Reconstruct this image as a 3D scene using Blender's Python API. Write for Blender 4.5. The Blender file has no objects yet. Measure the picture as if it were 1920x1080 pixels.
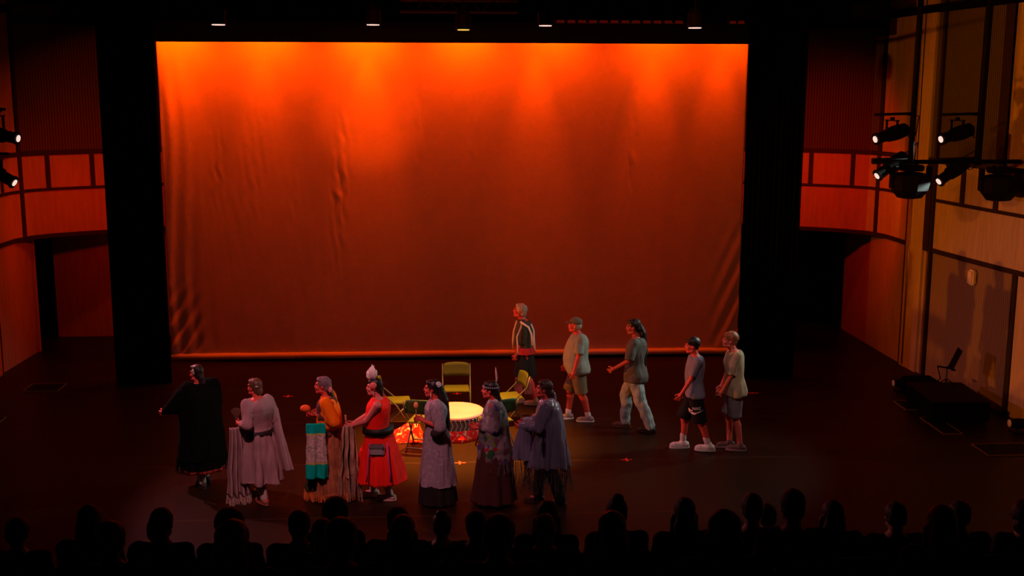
import bpy, bmesh, math, random
from mathutils import Vector, Matrix, noise
from mathutils.bvhtree import BVHTree
PI = math.pi
SC = bpy.context.scene
COL = SC.collection
random.seed(7)

# ------------------------------------------------------------------ camera
F_PX, PITCH, YAW, ROLL, CD, CH = 2141.6, 0.1758, 0.0598, 0.0022, 22.11, 5.3513
cf = Vector((math.sin(YAW)*math.cos(PITCH), math.cos(YAW)*math.cos(PITCH), -math.sin(PITCH)))
cr = Vector((math.cos(YAW), -math.sin(YAW), 0)); cu = cr.cross(cf)
cr2 = math.cos(ROLL)*cr + math.sin(ROLL)*cu; cu2 = -math.sin(ROLL)*cr + math.cos(ROLL)*cu
cam_d = bpy.data.cameras.new('camera'); cam = bpy.data.objects.new('camera', cam_d); COL.objects.link(cam)
M = Matrix((( cr2.x, cu2.x, -cf.x, 0.0), (cr2.y, cu2.y, -cf.y, -CD), (cr2.z, cu2.z, -cf.z, CH), (0, 0, 0, 1)))
cam.matrix_world = M
cam_d.sensor_width = 36; cam_d.lens = 36*F_PX/1920; cam_d.clip_end = 200; cam_d.clip_start = 0.1
SC.camera = cam
def at(px, py, z=0.0):                       # point of the floor (or height z) seen at a pixel of the 1920x1080 frame
    d = cf + cr2*((px-960)/F_PX) - cu2*((py-540)/F_PX)
    t = (z-CH)/d.z
    return Vector((0, -CD, CH)) + d*t

# ------------------------------------------------------------------ view, world
SC.view_settings.view_transform = 'Standard'; SC.view_settings.look = 'None'
SC.view_settings.exposure = 0.0; SC.view_settings.gamma = 1.0; SC.view_settings.use_curve_mapping = False
W = bpy.data.worlds.new('hall_dark'); SC.world = W; W.use_nodes = True
W.node_tree.nodes['Background'].inputs[0].default_value = (0.3, 0.0, 0.0, 1)
W.node_tree.nodes['Background'].inputs[1].default_value = 0.0012

# ------------------------------------------------------------------ stage lights
def aim(o, tgt):
    o.rotation_euler = (Vector(tgt)-o.location).to_track_quat('-Z', 'Y').to_euler()
def spot(name, loc, tgt, col, watts, ang, blend=0.4, rad=0.08):
    l = bpy.data.lights.new(name, 'SPOT'); l.color = col; l.energy = watts
    l.spot_size = math.radians(ang); l.spot_blend = blend; l.shadow_soft_size = rad
    o = bpy.data.objects.new(name, l); COL.objects.link(o); o.location = loc; aim(o, tgt); return o
def area(name, loc, tgt, col, watts, sx, sy, spread=180):
    l = bpy.data.lights.new(name, 'AREA'); l.color = col; l.energy = watts; l.shape = 'RECTANGLE'
    l.size = sx; l.size_y = sy; l.spread = math.radians(spread)
    o = bpy.data.objects.new(name, l); COL.objects.link(o); o.location = loc; aim(o, tgt); return o
CYC_K = 1.15; RED = (1.0, 0.012, 0.0); AMBER = (1.0, 0.20, 0.0)
PINK = (1.0, 0.26, 0.30); COOL = (0.80, 1.0, 0.90)
# cyclorama strip lights, one per bay, hung close to the cloth behind the border
CYC = (1.0, 0.045, 0.0)
for i, (x, e) in enumerate(((-4.95, 40), (-3.27, 36), (-1.42, 42), (0.40, 36), (2.10, 28), (4.05, 25), (5.50, 15))):
    area('cyc_bay_light', (x, -0.50, 6.47), (x, -0.06, 5.3), CYC, e*CYC_K, 1.05 if i < 6 else .6, 0.10, 150)
for x, e in ((-4.9, 240), (-3.4, 240), (-1.42, 420), (1.75, 300), (4.0, 260), (5.3, 200)):
    spot('cyc_bay_scallop', (x, -0.42, 6.75), (x, 0.0, 4.3), CYC, e, 34, 1.0, 0.05)
# added unseen spot, set far forward, to brighten one bay lower down
spot('cyc_bay_fill', (-1.9, -13.0, 7.6), (-1.40, 0, 4.75), (1.0, 0.05, 0.0), 2600, 10.5, 0.85, 0.04)
# red wash over the stage and the foot of the cloth
spot('red_wash_light', (-0.5, -9.5, 7.6), (0.0, -0.8, 1.8), (1.0, 0.03, 0.0), 240, 60, 0.8, 0.25)
spot('red_wash_light', (3.5, -9.0, 7.6), (3.6, -0.3, 2.0), (1.0, 0.04, 0.0), 150, 40, 0.9, 0.25)
# red washes on the wooden walls in the corners, hung behind the black legs
spot('red_wall_light', (6.3, -0.65, 3.7), (8.1, 1.40, 3.3), RED, 110, 108, 0.5, 0.08)
spot('red_wall_light', (-5.95, -0.45, 3.2), (-7.5, 1.9, 2.6), RED, 52, 118, 0.5, 0.08)
# low amber side light that throws the walkers' shadows on the right wall
spot('amber_side_light', (-7.9, -6.5, 0.55), (9.2, -3.9, 3.5), AMBER, 2300, 27, 0.5, 0.07)
spot('amber_high_light', (-4.0, -14.0, 7.2), (9.2, -5.2, 4.6), AMBER, 1500, 40, 0.5, 0.07)
# amber pool on the drum
spot('amber_down_light', (0.3, -5.3, 6.08), (0.24, -5.35, 0), (1.0, 0.34, 0.035), 14000, 41, 1.0, 0.07)
LENS_L = [((-6.35, -4.5, 4.55), (-0.9, -7.8, 1.0)), ((-6.45, -4.5, 3.89), (2.2, -5.3, 1.3))]
LENS_R = [((6.74, -4.5, 4.53), (-1.5, -6.5, 1.0)), ((6.80, -4.5, 3.96), (1.0, -4.8, 0.6)),
          ((7.79, -4.5, 4.53), (0.0, -7.2, 1.0)), ((7.80, -4.5, 3.87), (2.5, -6.6, 0.3))]
for k, (a, b) in enumerate(LENS_L): spot('boom_light_left', (a[0]+.06, a[1]-.04, a[2]-.03), b, PINK, (1300, 600)[k], (58, 40)[k], 0.6, 0.05)
for a, b in LENS_R: spot('boom_light_right', (a[0]-.06, a[1]-.04, a[2]-.03), b, COOL, 200, 54, 0.6, 0.05)
spot('front_wash_light', (-2.2, -13.0, 7.7), (-1.4, -7.5, 1.1), (1.0, 0.36, 0.39), 1350, 40, 0.6, 0.25)
spot('front_wash_light', (3.2, -11.6, 7.7), (2.9, -6.1, 0.6), (1.0, 0.56, 0.50), 500, 41, 0.6, 0.25)

# ------------------------------------------------------------------ materials
def mat(name, col, rough=0.7, spec=0.3, var=0.12, scale=6.0, metal=0.0, bump=0.0, bscale=60.0, sheen=0.0):
    m = bpy.data.materials.new(name); m.use_nodes = True; nt = m.node_tree; b = nt.nodes['Principled BSDF']
    b.inputs['Roughness'].default_value = rough; b.inputs['Specular IOR Level'].default_value = spec
    b.inputs['Metallic'].default_value = metal
    if sheen: b.inputs['Sheen Weight'].default_value = sheen
    tc = nt.nodes.new('ShaderNodeTexCoord')
    n = nt.nodes.new('ShaderNodeTexNoise'); n.inputs['Scale'].default_value = scale; n.inputs['Detail'].default_value = 4
    nt.links.new(tc.outputs['Object'], n.inputs['Vector'])
    r = nt.nodes.new('ShaderNodeValToRGB'); c = Vector(col)
    r.color_ramp.elements[0].position = 0.3; r.color_ramp.elements[1].position = 0.7
    r.color_ramp.elements[0].color = tuple(c*(1-var))+(1,); r.color_ramp.elements[1].color = tuple(min(1, k) for k in c*(1+var))+(1,)
    nt.links.new(n.outputs['Fac'], r.inputs['Fac']); nt.links.new(r.outputs['Color'], b.inputs['Base Color'])
    if bump:
        n2 = nt.nodes.new('ShaderNodeTexNoise'); n2.inputs['Scale'].default_value = bscale
        nt.links.new(tc.outputs['Object'], n2.inputs['Vector'])
        bp = nt.nodes.new('ShaderNodeBump'); bp.inputs['Strength'].default_value = bump
        nt.links.new(n2.outputs['Fac'], bp.inputs['Height']); nt.links.new(bp.outputs['Normal'], b.inputs['Normal'])
    return m
def emis(name, col, s):
    m = bpy.data.materials.new(name); m.use_nodes = True; b = m.node_tree.nodes['Principled BSDF']
    b.inputs['Base Color'].default_value = (0.02, 0.02, 0.02, 1)
    b.inputs['Emission Color'].default_value = tuple(col)+(1,); b.inputs['Emission Strength'].default_value = s
    return m
def slat_mat(name, col, dark, pitch=0.055, rough=0.6):            # vertical slats: stripes along the wall's run (UV.x in metres)
    m = bpy.data.materials.new(name); m.use_nodes = True; nt = m.node_tree; b = nt.nodes['Principled BSDF']
    b.inputs['Roughness'].default_value = rough; b.inputs['Specular IOR Level'].default_value = 0.1
    uv = nt.nodes.new('ShaderNodeUVMap'); sx = nt.nodes.new('ShaderNodeSeparateXYZ'); nt.links.new(uv.outputs['UV'], sx.inputs[0])
    d = nt.nodes.new('ShaderNodeMath'); d.operation = 'DIVIDE'; d.inputs[1].default_value = pitch; nt.links.new(sx.outputs[0], d.inputs[0])
    f = nt.nodes.new('ShaderNodeMath'); f.operation = 'FRACT'; nt.links.new(d.outputs[0], f.inputs[0])
    p = nt.nodes.new('ShaderNodeMath'); p.operation = 'PINGPONG'; p.inputs[1].default_value = 0.5; nt.links.new(f.outputs[0], p.inputs[0])
    r = nt.nodes.new('ShaderNodeValToRGB'); r.color_ramp.elements[0].position = 0.10; r.color_ramp.elements[1].position = 0.2
    r.color_ramp.elements[0].color = tuple(dark)+(1,); r.color_ramp.elements[1].color = tuple(col)+(1,)
    nt.links.new(p.outputs[0], r.inputs['Fac']); nt.links.new(r.outputs['Color'], b.inputs['Base Color'])
    bp = nt.nodes.new('ShaderNodeBump'); bp.inputs['Strength'].default_value = 0.4; bp.inputs['Distance'].default_value = 0.02
    nt.links.new(r.outputs['Color'], bp.inputs['Height']); nt.links.new(bp.outputs['Normal'], b.inputs['Normal'])
    return m
def wood_mat(name, col, var=0.25, rough=0.45):
    m = bpy.data.materials.new(name); m.use_nodes = True; nt = m.node_tree; b = nt.nodes['Principled BSDF']
    b.inputs['Roughness'].default_value = rough; b.inputs['Specular IOR Level'].default_value = 0.25
    tc = nt.nodes.new('ShaderNodeTexCoord'); mp = nt.nodes.new('ShaderNodeMapping'); mp.inputs['Scale'].default_value = (3, 3, 0.35)
    nt.links.new(tc.outputs['Object'], mp.inputs[0])
    n = nt.nodes.new('ShaderNodeTexNoise'); n.inputs['Scale'].default_value = 5; n.inputs['Detail'].default_value = 6
    nt.links.new(mp.outputs[0], n.inputs['Vector'])
    r = nt.nodes.new('ShaderNodeValToRGB'); c = Vector(col)
    r.color_ramp.elements[0].position = 0.35; r.color_ramp.elements[1].position = 0.65
    r.color_ramp.elements[0].color = tuple(c*(1-var))+(1,); r.color_ramp.elements[1].color = tuple(c*(1+var))+(1,)
    nt.links.new(n.outputs['Fac'], r.inputs['Fac']); nt.links.new(r.outputs['Color'], b.inputs['Base Color'])
    return m
BLACK = mat('black_cloth', (0.004, 0.0045, 0.004), 0.95, 0.02)
BMETAL = mat('black_metal', (0.006, 0.006, 0.006), 0.6, 0.08)
WOOD = wood_mat('maple_panel', (0.55, 0.50, 0.42), 0.10)
WOOD_LOW = wood_mat('brown_panel', (0.50, 0.42, 0.34), 0.12)
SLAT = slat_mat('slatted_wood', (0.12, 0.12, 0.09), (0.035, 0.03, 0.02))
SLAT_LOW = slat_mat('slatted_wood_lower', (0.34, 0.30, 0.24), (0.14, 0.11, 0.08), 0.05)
TRIM = mat('dark_trim', (0.03, 0.022, 0.018), 0.6, 0.2)

# ------------------------------------------------------------------ mesh helpers
def link(name, bm, m=None, parent=None, smooth=False):
    me = bpy.data.meshes.new(name); bm.normal_update(); bm.to_mesh(me); bm.free()
    if m: me.materials.append(m)
    if smooth:
        for p in me.polygons: p.use_smooth = True
    o = bpy.data.objects.new(name, me); COL.objects.link(o)
    if parent: o.parent = parent
    return o
def tag(o, label=None, cat=None, group=None, kind=None):
    if label: o['label'] = label
    if cat: o['category'] = cat
    if group: o['group'] = group
    if kind: o['kind'] = kind
    return o
def struct(o): o['kind'] = 'structure'; return o
def empty(name, loc, rz=0.0, label=None, cat=None, group=None):
    o = bpy.data.objects.new(name, None); COL.objects.link(o); o.location = loc; o.rotation_euler = (0, 0, rz)
    o.empty_display_size = 0.2
    return tag(o, label, cat, group)
def copy_tree(o, parent=None):
    c = o.copy(); COL.objects.link(c)
    if parent: c.parent = parent
    for ch in list(o.children): copy_tree(ch, c)
    return c
def box(bm, c, s, rot=None, bev=0.0):
    M = Matrix.Translation(c) @ (rot.to_4x4() if rot else Matrix()) @ Matrix.Diagonal((s[0], s[1], s[2], 1))
    r = bmesh.ops.create_cube(bm, size=1, matrix=M)
    if bev:
        es = list({e for v in r['verts'] for e in v.link_edges})
        bmesh.ops.bevel(bm, geom=es, offset=bev, segments=2, affect='EDGES')
def ring(bm, pts): return [bm.verts.new(p) for p in pts]
def bridge(bm, a, b):
    n = len(a)
    for i in range(n): bm.faces.new((a[i], a[(i+1) % n], b[(i+1) % n], b[i]))
def basis(d):
    d = d.normalized(); u = Vector((0, 0, 1)) if abs(d.z) < 0.9 else Vector((1, 0, 0))
    x = u.cross(d).normalized(); return x, d.cross(x)
def tube(bm, pts, r, n=10, rr=None):
    """round tube along points; rr = radius per point"""
    pts = [Vector(p) for p in pts]; prev = None; first = None; last = None
    X = None
    for i, p in enumerate(pts):
        d = (pts[min(i+1, len(pts)-1)]-pts[max(i-1, 0)])
        if d.length < 1e-9: d = Vector((0, 0, 1))
        d.normalize()
        if X is None: X, _ = basis(d)
        X = (X - d*X.dot(d)).normalized(); Y = d.cross(X)
        q = rr[i] if rr else r
        c = ring(bm, [p + (X*math.cos(2*PI*k/n)+Y*math.sin(2*PI*k/n))*q for k in range(n)])
        if prev: bridge(bm, prev, c)
        else: first = c
        prev = c
    bm.faces.new(first[::-1]); bm.faces.new(prev)
def capsule(bm, a, b, ra, rb, n=12):
    a = Vector(a); b = Vector(b); d = (b-a)
    if d.length < 1e-6: d = Vector((0, 0, 1e-4))
    u = d.normalized(); pts = []; rr = []
    for t in (-.97, -.8, -.5, 0): pts.append(a+u*ra*t); rr.append(ra*math.sqrt(1-t*t))
    for t in (0, .5, .8, .97): pts.append(b+u*rb*t); rr.append(rb*math.sqrt(1-t*t))
    tube(bm, pts, 0, n, rr)
def cone(bm, a, b, ra, rb, n=16):
    """flat-ended tapered tube with a rounded start"""
    a = Vector(a); b = Vector(b); u = (b-a).normalized(); pts = []; rr = []
    for t in (-.97, -.8, -.5): pts.append(a+u*ra*t); rr.append(ra*math.sqrt(1-t*t))
    for t in (0, .33, .66, 1): pts.append(a.lerp(b, t)); rr.append(ra+(rb-ra)*t)
    tube(bm, pts, 0, n, rr)
def ellipsoid(bm, c, r, rot=None, seg=16):
    M = Matrix.Translation(c) @ (rot.to_4x4() if rot else Matrix()) @ Matrix.Diagonal((r[0], r[1], r[2], 1))
    bmesh.ops.create_uvsphere(bm, u_segments=seg, v_segments=max(8, seg*2//3), radius=1, matrix=M)
def loft(bm, rings, n=48):
    """rings: (cx,cy,cz, rx,ry [,fold, count, phase, power])"""
    prev = None; first = None
    for R in rings:
        cx, cy, cz, rx, ry = R[:5]; fa, fn, fp, pw = (list(R[5:])+[0, 0, 0, 1][len(R[5:]):]) if len(R) > 5 else (0, 0, 0, 1)
        pts = []
        for k in range(n):
            a = 2*PI*k/n; c, s = math.cos(a), math.sin(a)
            if pw != 1: c = math.copysign(abs(c)**pw, c); s = math.copysign(abs(s)**pw, s)
            f = 1 + fa*(math.sin(fn*a+fp)+0.45*math.sin(fn*1.7*a+fp*2.3))
            pts.append((cx+rx*c*f, cy+ry*s*f, cz))
        r = ring(bm, pts)
        if prev: bridge(bm, prev, r)
        else: first = r
        prev = r
    bm.faces.new(first[::-1]); bm.faces.new(prev)
def lathe(bm, prof, n=32, c=(0, 0, 0)):
    loft(bm, [(c[0], c[1], c[2]+z, max(r, 1e-4), max(r, 1e-4)) for r, z in prof], n)
def wall_strip(name, pts, z0, z1, m, thick=0.12, off=0.0, parent=None, side=1):
    """vertical wall along a polyline; front face on the room side, real thickness behind; UV.x = metres along"""
    bm = bmesh.new(); uvl = bm.loops.layers.uv.new('UVMap'); P = [Vector((p[0], p[1])) for p in pts]; N = []
    for i in range(len(P)):
        d = (P[min(i+1, len(P)-1)]-P[max(i-1, 0)]).normalized(); N.append(Vector((d.y, -d.x))*side)
    s = [0]
    for i in range(1, len(P)): s.append(s[-1]+(P[i]-P[i-1]).length)
    V = []
    for i in range(len(P)):
        f = P[i]+N[i]*off; b = P[i]-N[i]*(thick)
        V.append([bm.verts.new((f.x, f.y, z0)), bm.verts.new((f.x, f.y, z1)), bm.verts.new((b.x, b.y, z1)), bm.verts.new((b.x, b.y, z0))])
    for i in range(len(P)-1):
        for k in range(4):
            q = (V[i][k], V[i+1][k], V[i+1][(k+1) % 4], V[i][(k+1) % 4])
            f = bm.faces.new(q)
            for l, (ii, vv) in zip(f.loops, ((i, k), (i+1, k), (i+1, (k+1) % 4), (i, (k+1) % 4))): l[uvl].uv = (s[ii], V[ii][vv].co.z)
    bm.faces.new(V[0][::-1]); bm.faces.new(V[-1]); bmesh.ops.recalc_face_normals(bm, faces=bm.faces[:])
    return link(name, bm, m, parent)
def sub_path(path, s0, s1, step=0.25):
    P = [Vector(p) for p in path]; S = [0]
    for i in range(1, len(P)): S.append(S[-1]+(P[i]-P[i-1]).length)
    def pt(s):
        for i in range(len(P)-1):
            if s <= S[i+1] or i == len(P)-2:
                t = (s-S[i])/(S[i+1]-S[i]); return P[i].lerp(P[i+1], t)
    ks = sorted({s0, s1} | {q for q in S if s0 < q < s1})
    return [tuple(pt(k)) for k in ks]

# ------------------------------------------------------------------ stage floor
def floor_mat():
    m = bpy.data.materials.new('black_stage_floor'); m.use_nodes = True; nt = m.node_tree; b = nt.nodes['Principled BSDF']
    b.inputs['Roughness'].default_value = 0.42; b.inputs['Specular IOR Level'].default_value = 0.13
    tc = nt.nodes.new('ShaderNodeTexCoord'); n = nt.nodes.new('ShaderNodeTexNoise'); n.inputs['Scale'].default_value = 0.9; n.inputs['Detail'].default_value = 8
    nt.links.new(tc.outputs['Object'], n.inputs['Vector'])
    r = nt.nodes.new('ShaderNodeValToRGB'); r.color_ramp.elements[0].color = (0.0115, 0.0050, 0.0018, 1); r.color_ramp.elements[1].color = (0.0175, 0.0080, 0.003, 1)
    nt.links.new(n.outputs['Fac'], r.inputs['Fac'])
    sx = nt.nodes.new('ShaderNodeSeparateXYZ'); nt.links.new(tc.outputs['Object'], sx.inputs[0])
    f = nt.nodes.new('ShaderNodeMath'); f.operation = 'PINGPONG'; f.inputs[1].default_value = 1.03
    o = nt.nodes.new('ShaderNodeMath'); o.operation = 'ADD'; o.inputs[1].default_value = 6.33; nt.links.new(sx.outputs[1], o.inputs[0])
    nt.links.new(o.outputs[0], f.inputs[0])
    g = nt.nodes.new('ShaderNodeMath'); g.operation = 'LESS_THAN'; g.inputs[1].default_value = 0.018; nt.links.new(f.outputs[0], g.inputs[0])
    mx = nt.nodes.new('ShaderNodeMix'); mx.data_type = 'RGBA'; nt.links.new(g.outputs[0], mx.inputs['Factor'])
    nt.links.new(r.outputs['Color'], mx.inputs['A']); mx.inputs['B'].default_value = (0.032, 0.016, 0.006, 1)
    nt.links.new(mx.outputs['Result'], b.inputs['Base Color'])
    nt.links.new(n.outputs['Fac'], b.inputs['Roughness']) if False else None
    return m
bm = bmesh.new(); box(bm, (0.3, -3.3, -0.15), (22, 12.9, 0.3)); struct(link('floor', bm, floor_mat()))
bm = bmesh.new(); box(bm, (0.3, -9.65, -0.62), (22, 0.15, 0.95)); struct(link('trim_1', bm, BLACK))

# ------------------------------------------------------------------ walls
UP = [(6.0, 2.3), (6.6, 2.05), (7.2, 1.72), (7.8, 1.42), (8.35, 1.08), (8.7, .72), (8.87, .2), (8.9, -1.0), (8.95, -1.75), (9.1, -3.2), (9.28, -4.6), (9.8, -9), (10.2, -12.5), (10.6, -23)]
LUP = [(.6-x, y) for x, y in UP]
# where trims stand, as metres along the path: (pillar 4.76..5.55)
for side, path, sg in (('right', UP, -1), ('left', LUP, 1)):
    def seg(nm, s0, s1, z0, z1, m, thick=.12, off=0.0, sg=sg, path=path):
        return struct(wall_strip(nm, sub_path(path, s0, s1), z0, z1, m, thick, off, side=-sg))
    LEN = 27.5
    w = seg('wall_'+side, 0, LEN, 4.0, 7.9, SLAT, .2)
    pl = seg('wall_%s_panel' % side, 0, LEN, 2.40, 4.0, WOOD, .2, 0.01)
    # lower wall (behind the overhanging band in the corner, flush further forward)
    if side == 'right':
        low = [(8.85, 2.62), (8.87, .2), (8.9, -1.0), (8.95, -1.75)]
    else:
        low = [(-8.25, 1.0), (-8.27, .2), (-8.3, -1.0), (-8.35, -1.75)]
    struct(wall_strip('wall_%s_lower' % side, low, 0, 2.42, WOOD_LOW, .15, 0, side=-sg))
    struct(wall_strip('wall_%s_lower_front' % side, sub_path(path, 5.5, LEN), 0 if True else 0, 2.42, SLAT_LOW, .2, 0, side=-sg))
    T = 0
    def trim(s0, s1, z0, z1, off=.03, m=TRIM, name='trim'):
        global TN; TN = globals().get('TN', 1)+1
        return struct(wall_strip('trim_%d' % TN, sub_path(path, s0, s1), z0, z1, m, .02, off, side=-sg))
    trim(0, LEN, 3.97, 4.06); trim(0, LEN, 3.27, 3.33); trim(0, LEN, 2.34, 2.42, .04)
    for s in (1.83, 2.70, 4.03, 6.55, 7.55, 8.6, 9.7): trim(s, s+.09 if s < 4.5 else s+.13, 3.33, 3.97)
    trim(3.33, 3.43, 2.42, 6.62)                                  # tall dark strip at the end of the curve
    trim(5.42, 5.62, 2.42, 3.97, .05)
    trim(7.55, 7.80, 4.06, 6.9, .05); trim(8.25, 8.37, 0, 2.34, .05)
    trim(5.68, 5.74, 0, 6.9, .06)
    trim(0, 3.4, 6.50, 6.60, .10, BLACK); trim(3.4, 12, 6.66, 6.80, .10, BLACK)
    trim(0, 27, 7.0, 7.12, .10, BLACK)
    # pillar: pale flat timber with two grooves, floor to ceiling
    trim(4.76, 5.42, 0, 7.9, .05, WOOD)
    trim(4.73, 4.76, 0, 7.9, .06); trim(5.0, 5.03, 4.0, 7.9, .058)
    trim(7.82, LEN, 4.06, 7.9, .02, WOOD); trim(8.37, LEN, 0, 2.34, .02, WOOD)
    # plain timber between the corner curve and the pillar above the band
    trim(3.45, 4.73, 4.06, 7.9, .012, WOOD_LOW)
# back wall and door openings
bm = bmesh.new(); box(bm, (-3.2, 2.52, 1.25), (10.2, .15, 2.5)); struct(link('wall_back', bm, WOOD_LOW))
bm = bmesh.new(); box(bm, (4.7, 2.52, 1.25), (5.9, .15, 2.5)); box(bm, (8.2, 2.52, 2.33), (1.4, .15, .3)); box(bm, (8.77, 2.52, 1.25), (.24, .15, 2.5)); struct(link('wall_back_right', bm, BLACK))
bm = bmesh.new(); box(bm, (0.3, 3.3, 3.9), (20, .15, 8.4)); struct(link('wall_back_outer', bm, BLACK))
bm = bmesh.new(); box(bm, (0.3, 2.75, 5.2), (12, .1, 5.5)); struct(link('wall_back_upper', bm, BLACK))
# dark doorway on the left between side wall and back wall
bm = bmesh.new(); box(bm, (-9.1, 1.7, 1.25), (.1, 1.8, 2.5)); struct(link('door_1', bm, BLACK))
bm = bmesh.new(); box(bm, (-8.25, 1.06, 1.2), (.10, .08, 2.4)); struct(link('trim_90', bm, WOOD))
# ceiling
bm = bmesh.new(); box(bm, (0.3, -9.5, 8.0), (24, 27, .2)); struct(link('ceiling', bm, BLACK))
bm = bmesh.new(); box(bm, (0.3, -23.4, 5.0), (24, .2, 8)); struct(link('wall_rear', bm, BLACK))
# steel conduit up the pillar
bm = bmesh.new(); tube(bm, [(8.85, -1.02, 0.05), (8.85, -1.02, 3.45)], .022); tag(link('conduit', bm, mat('zinc_pipe', (.5, .5, .5), .35, .5, metal=.8), smooth=True), 'thin grey metal conduit running up the edge of the right wall pillar', 'pipe')
bm = bmesh.new(); box(bm, (9.06, -3.23, 2.11), (.10, .20, .27), bev=.03); tag(link('wall_speaker', bm, mat('white_plastic', (.9, .9, .9), .5)), 'small white box mounted on the slatted right wall', 'speaker')

# ------------------------------------------------------------------ cyclorama, legs, borders
def cyc():
    x0, x1, z0, z1 = -5.33, 5.86, 0.16, 7.25; nx, nz = 330, 220; bm = bmesh.new(); V = []
    def disp(x, z):
        e = max(0, 1-(x-x0)/0.75); d = 0
        d += 0.030*e*math.sin(x*22+1.6*math.sin(z*1.1))*(1 if z < 5 else max(0, (6.2-z)/1.2))
        low = max(0, 1-z/1.7)*e
        d += 0.05*low*math.sin((z*1.0-x*1.35)*15)
        e2 = max(0, 1-(x1-x)/0.6); d += 0.035*e2*math.sin((z*.7-x*1.6)*14)*max(0, 1-z/3)
        fade = max(0.05, min(1, (5.6-z)/1.6))
        d += 0.006*noise.noise(Vector((x*5, z*.35, 1)))*fade + 0.008*noise.noise(Vector((x*1.3, z*.12, 4)))*fade
        d += 0.0045*noise.noise(Vector((x*13+z*1.3, z*1.1, 9)))*fade*max(.35, min(1, (1.5-x)/3))
        for cx, zc, w, h, a in ((-1.98, 3.6, .16, 1.3, .022), (-.45, 4.6, .12, .9, .014), (.55, 4.4, .12, .7, .012), (3.65, 3.9, .12, 1.1, .014), (-4.3, 3.9, .12, .8, .012), (-3.6, 4.0, .3, 1.2, .006), (-2.9, 3.2, .12, .6, .007)):
            g = math.exp(-((x-cx-(z-zc)*.06)/w)**2-((z-zc)/h)**2)
            if g > .01: d += a*g*math.sin((x-cx)*38+z*4+3*noise.noise(Vector((x*4, z*3, 7))))
        return d
    for j in range(nz+1):
        row = []
        for i in range(nx+1):
            u = i/nx; x = x0+(x1-x0)*u; z = z0+(z1-z0)*j/nz
            row.append(bm.verts.new((x, disp(x, z), z)))
        V.append(row)
    for j in range(nz):
        for i in range(nx): bm.faces.new((V[j][i], V[j][i+1], V[j+1][i+1], V[j+1][i]))
    m = mat('cyclorama_cloth', (.72, .70, .66), .9, .05, .04, 3, bump=.015, bscale=30)
    c = link('cyclorama', bm, m, None, True)
    s = c.modifiers.new('thickness', 'SOLIDIFY'); s.thickness = .006; s.offset = 1
    tag(c, 'huge pale backdrop cloth glowing orange across the back of the stage', 'backdrop')
    bm = bmesh.new(); n = 60
    tube(bm, [(x0+(x1-x0)*i/n, -.005+.012*noise.noise(Vector((i*.4, 0, 0))), z0-.055+.008*noise.noise(Vector((i*.3, 5, 0)))) for i in range(n+1)], .062, 14)
    link('weighted_hem', bm, m, c, True)
    return c
cyc()
def drape(name, x0, x1, y, z0, z1, label, depth=.09, n=11):
    bm = bmesh.new(); N = 120; f = []; b = []
    for i in range(N+1):
        t = i/N; x = x0+(x1-x0)*t; yy = y+depth*math.sin(t*n*2*PI)*.5+.02*math.sin(t*17)
        f.append((bm.verts.new((x, yy-.02, z0)), bm.verts.new((x, yy-.02, z1)))); b.append((bm.verts.new((x, yy+.02, z0)), bm.verts.new((x, yy+.02, z1))))
    for i in range(N):
        bm.faces.new((f[i][0], f[i+1][0], f[i+1][1], f[i][1])); bm.faces.new((b[i+1][0], b[i][0], b[i][1], b[i+1][1]))
        bm.faces.new((f[i][1], f[i+1][1], b[i+1][1], b[i][1])); bm.faces.new((f[i+1][0], f[i][0], b[i][0], b[i+1][0]))
    bm.faces.new((f[0][0], f[0][1], b[0][1], b[0][0])); bm.faces.new((f[N][1], f[N][0], b[N][0], b[N][1]))
    bmesh.ops.recalc_face_normals(bm, faces=bm.faces[:])
    return tag(link(name, bm, BLACK, None, True), label, 'curtain')
drape('side_curtain', -5.97, -4.98, -1.55, 0.0, 7.6, 'tall black masking curtain hanging left of the orange backdrop')
drape('side_curtain', 5.42, 6.46, -1.75, 0.0, 7.6, 'tall black masking curtain hanging right of the orange backdrop')
b1 = drape('border_cloth', -5.1, 5.7, -1.0, 6.10, 6.9, 'low dark red-brown border cloth along the top of the backdrop', .03, 30)
b1.data.materials[0] = mat('border_cloth_brown', (.05, .035, .03), .9, .05)
drape('teaser', -6.6, 7.3, -1.45, 6.44, 7.85, 'black border curtain closing the stage top above the overhead lamps', .05, 24)
bm = bmesh.new(); box(bm, (-6.5, -1.4, 7.3), (1.4, .3, 1.2)); box(bm, (7.2, -1.4, 7.35), (1.5, .3, 1.1)); struct(link('trim_91', bm, BLACK))
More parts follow.
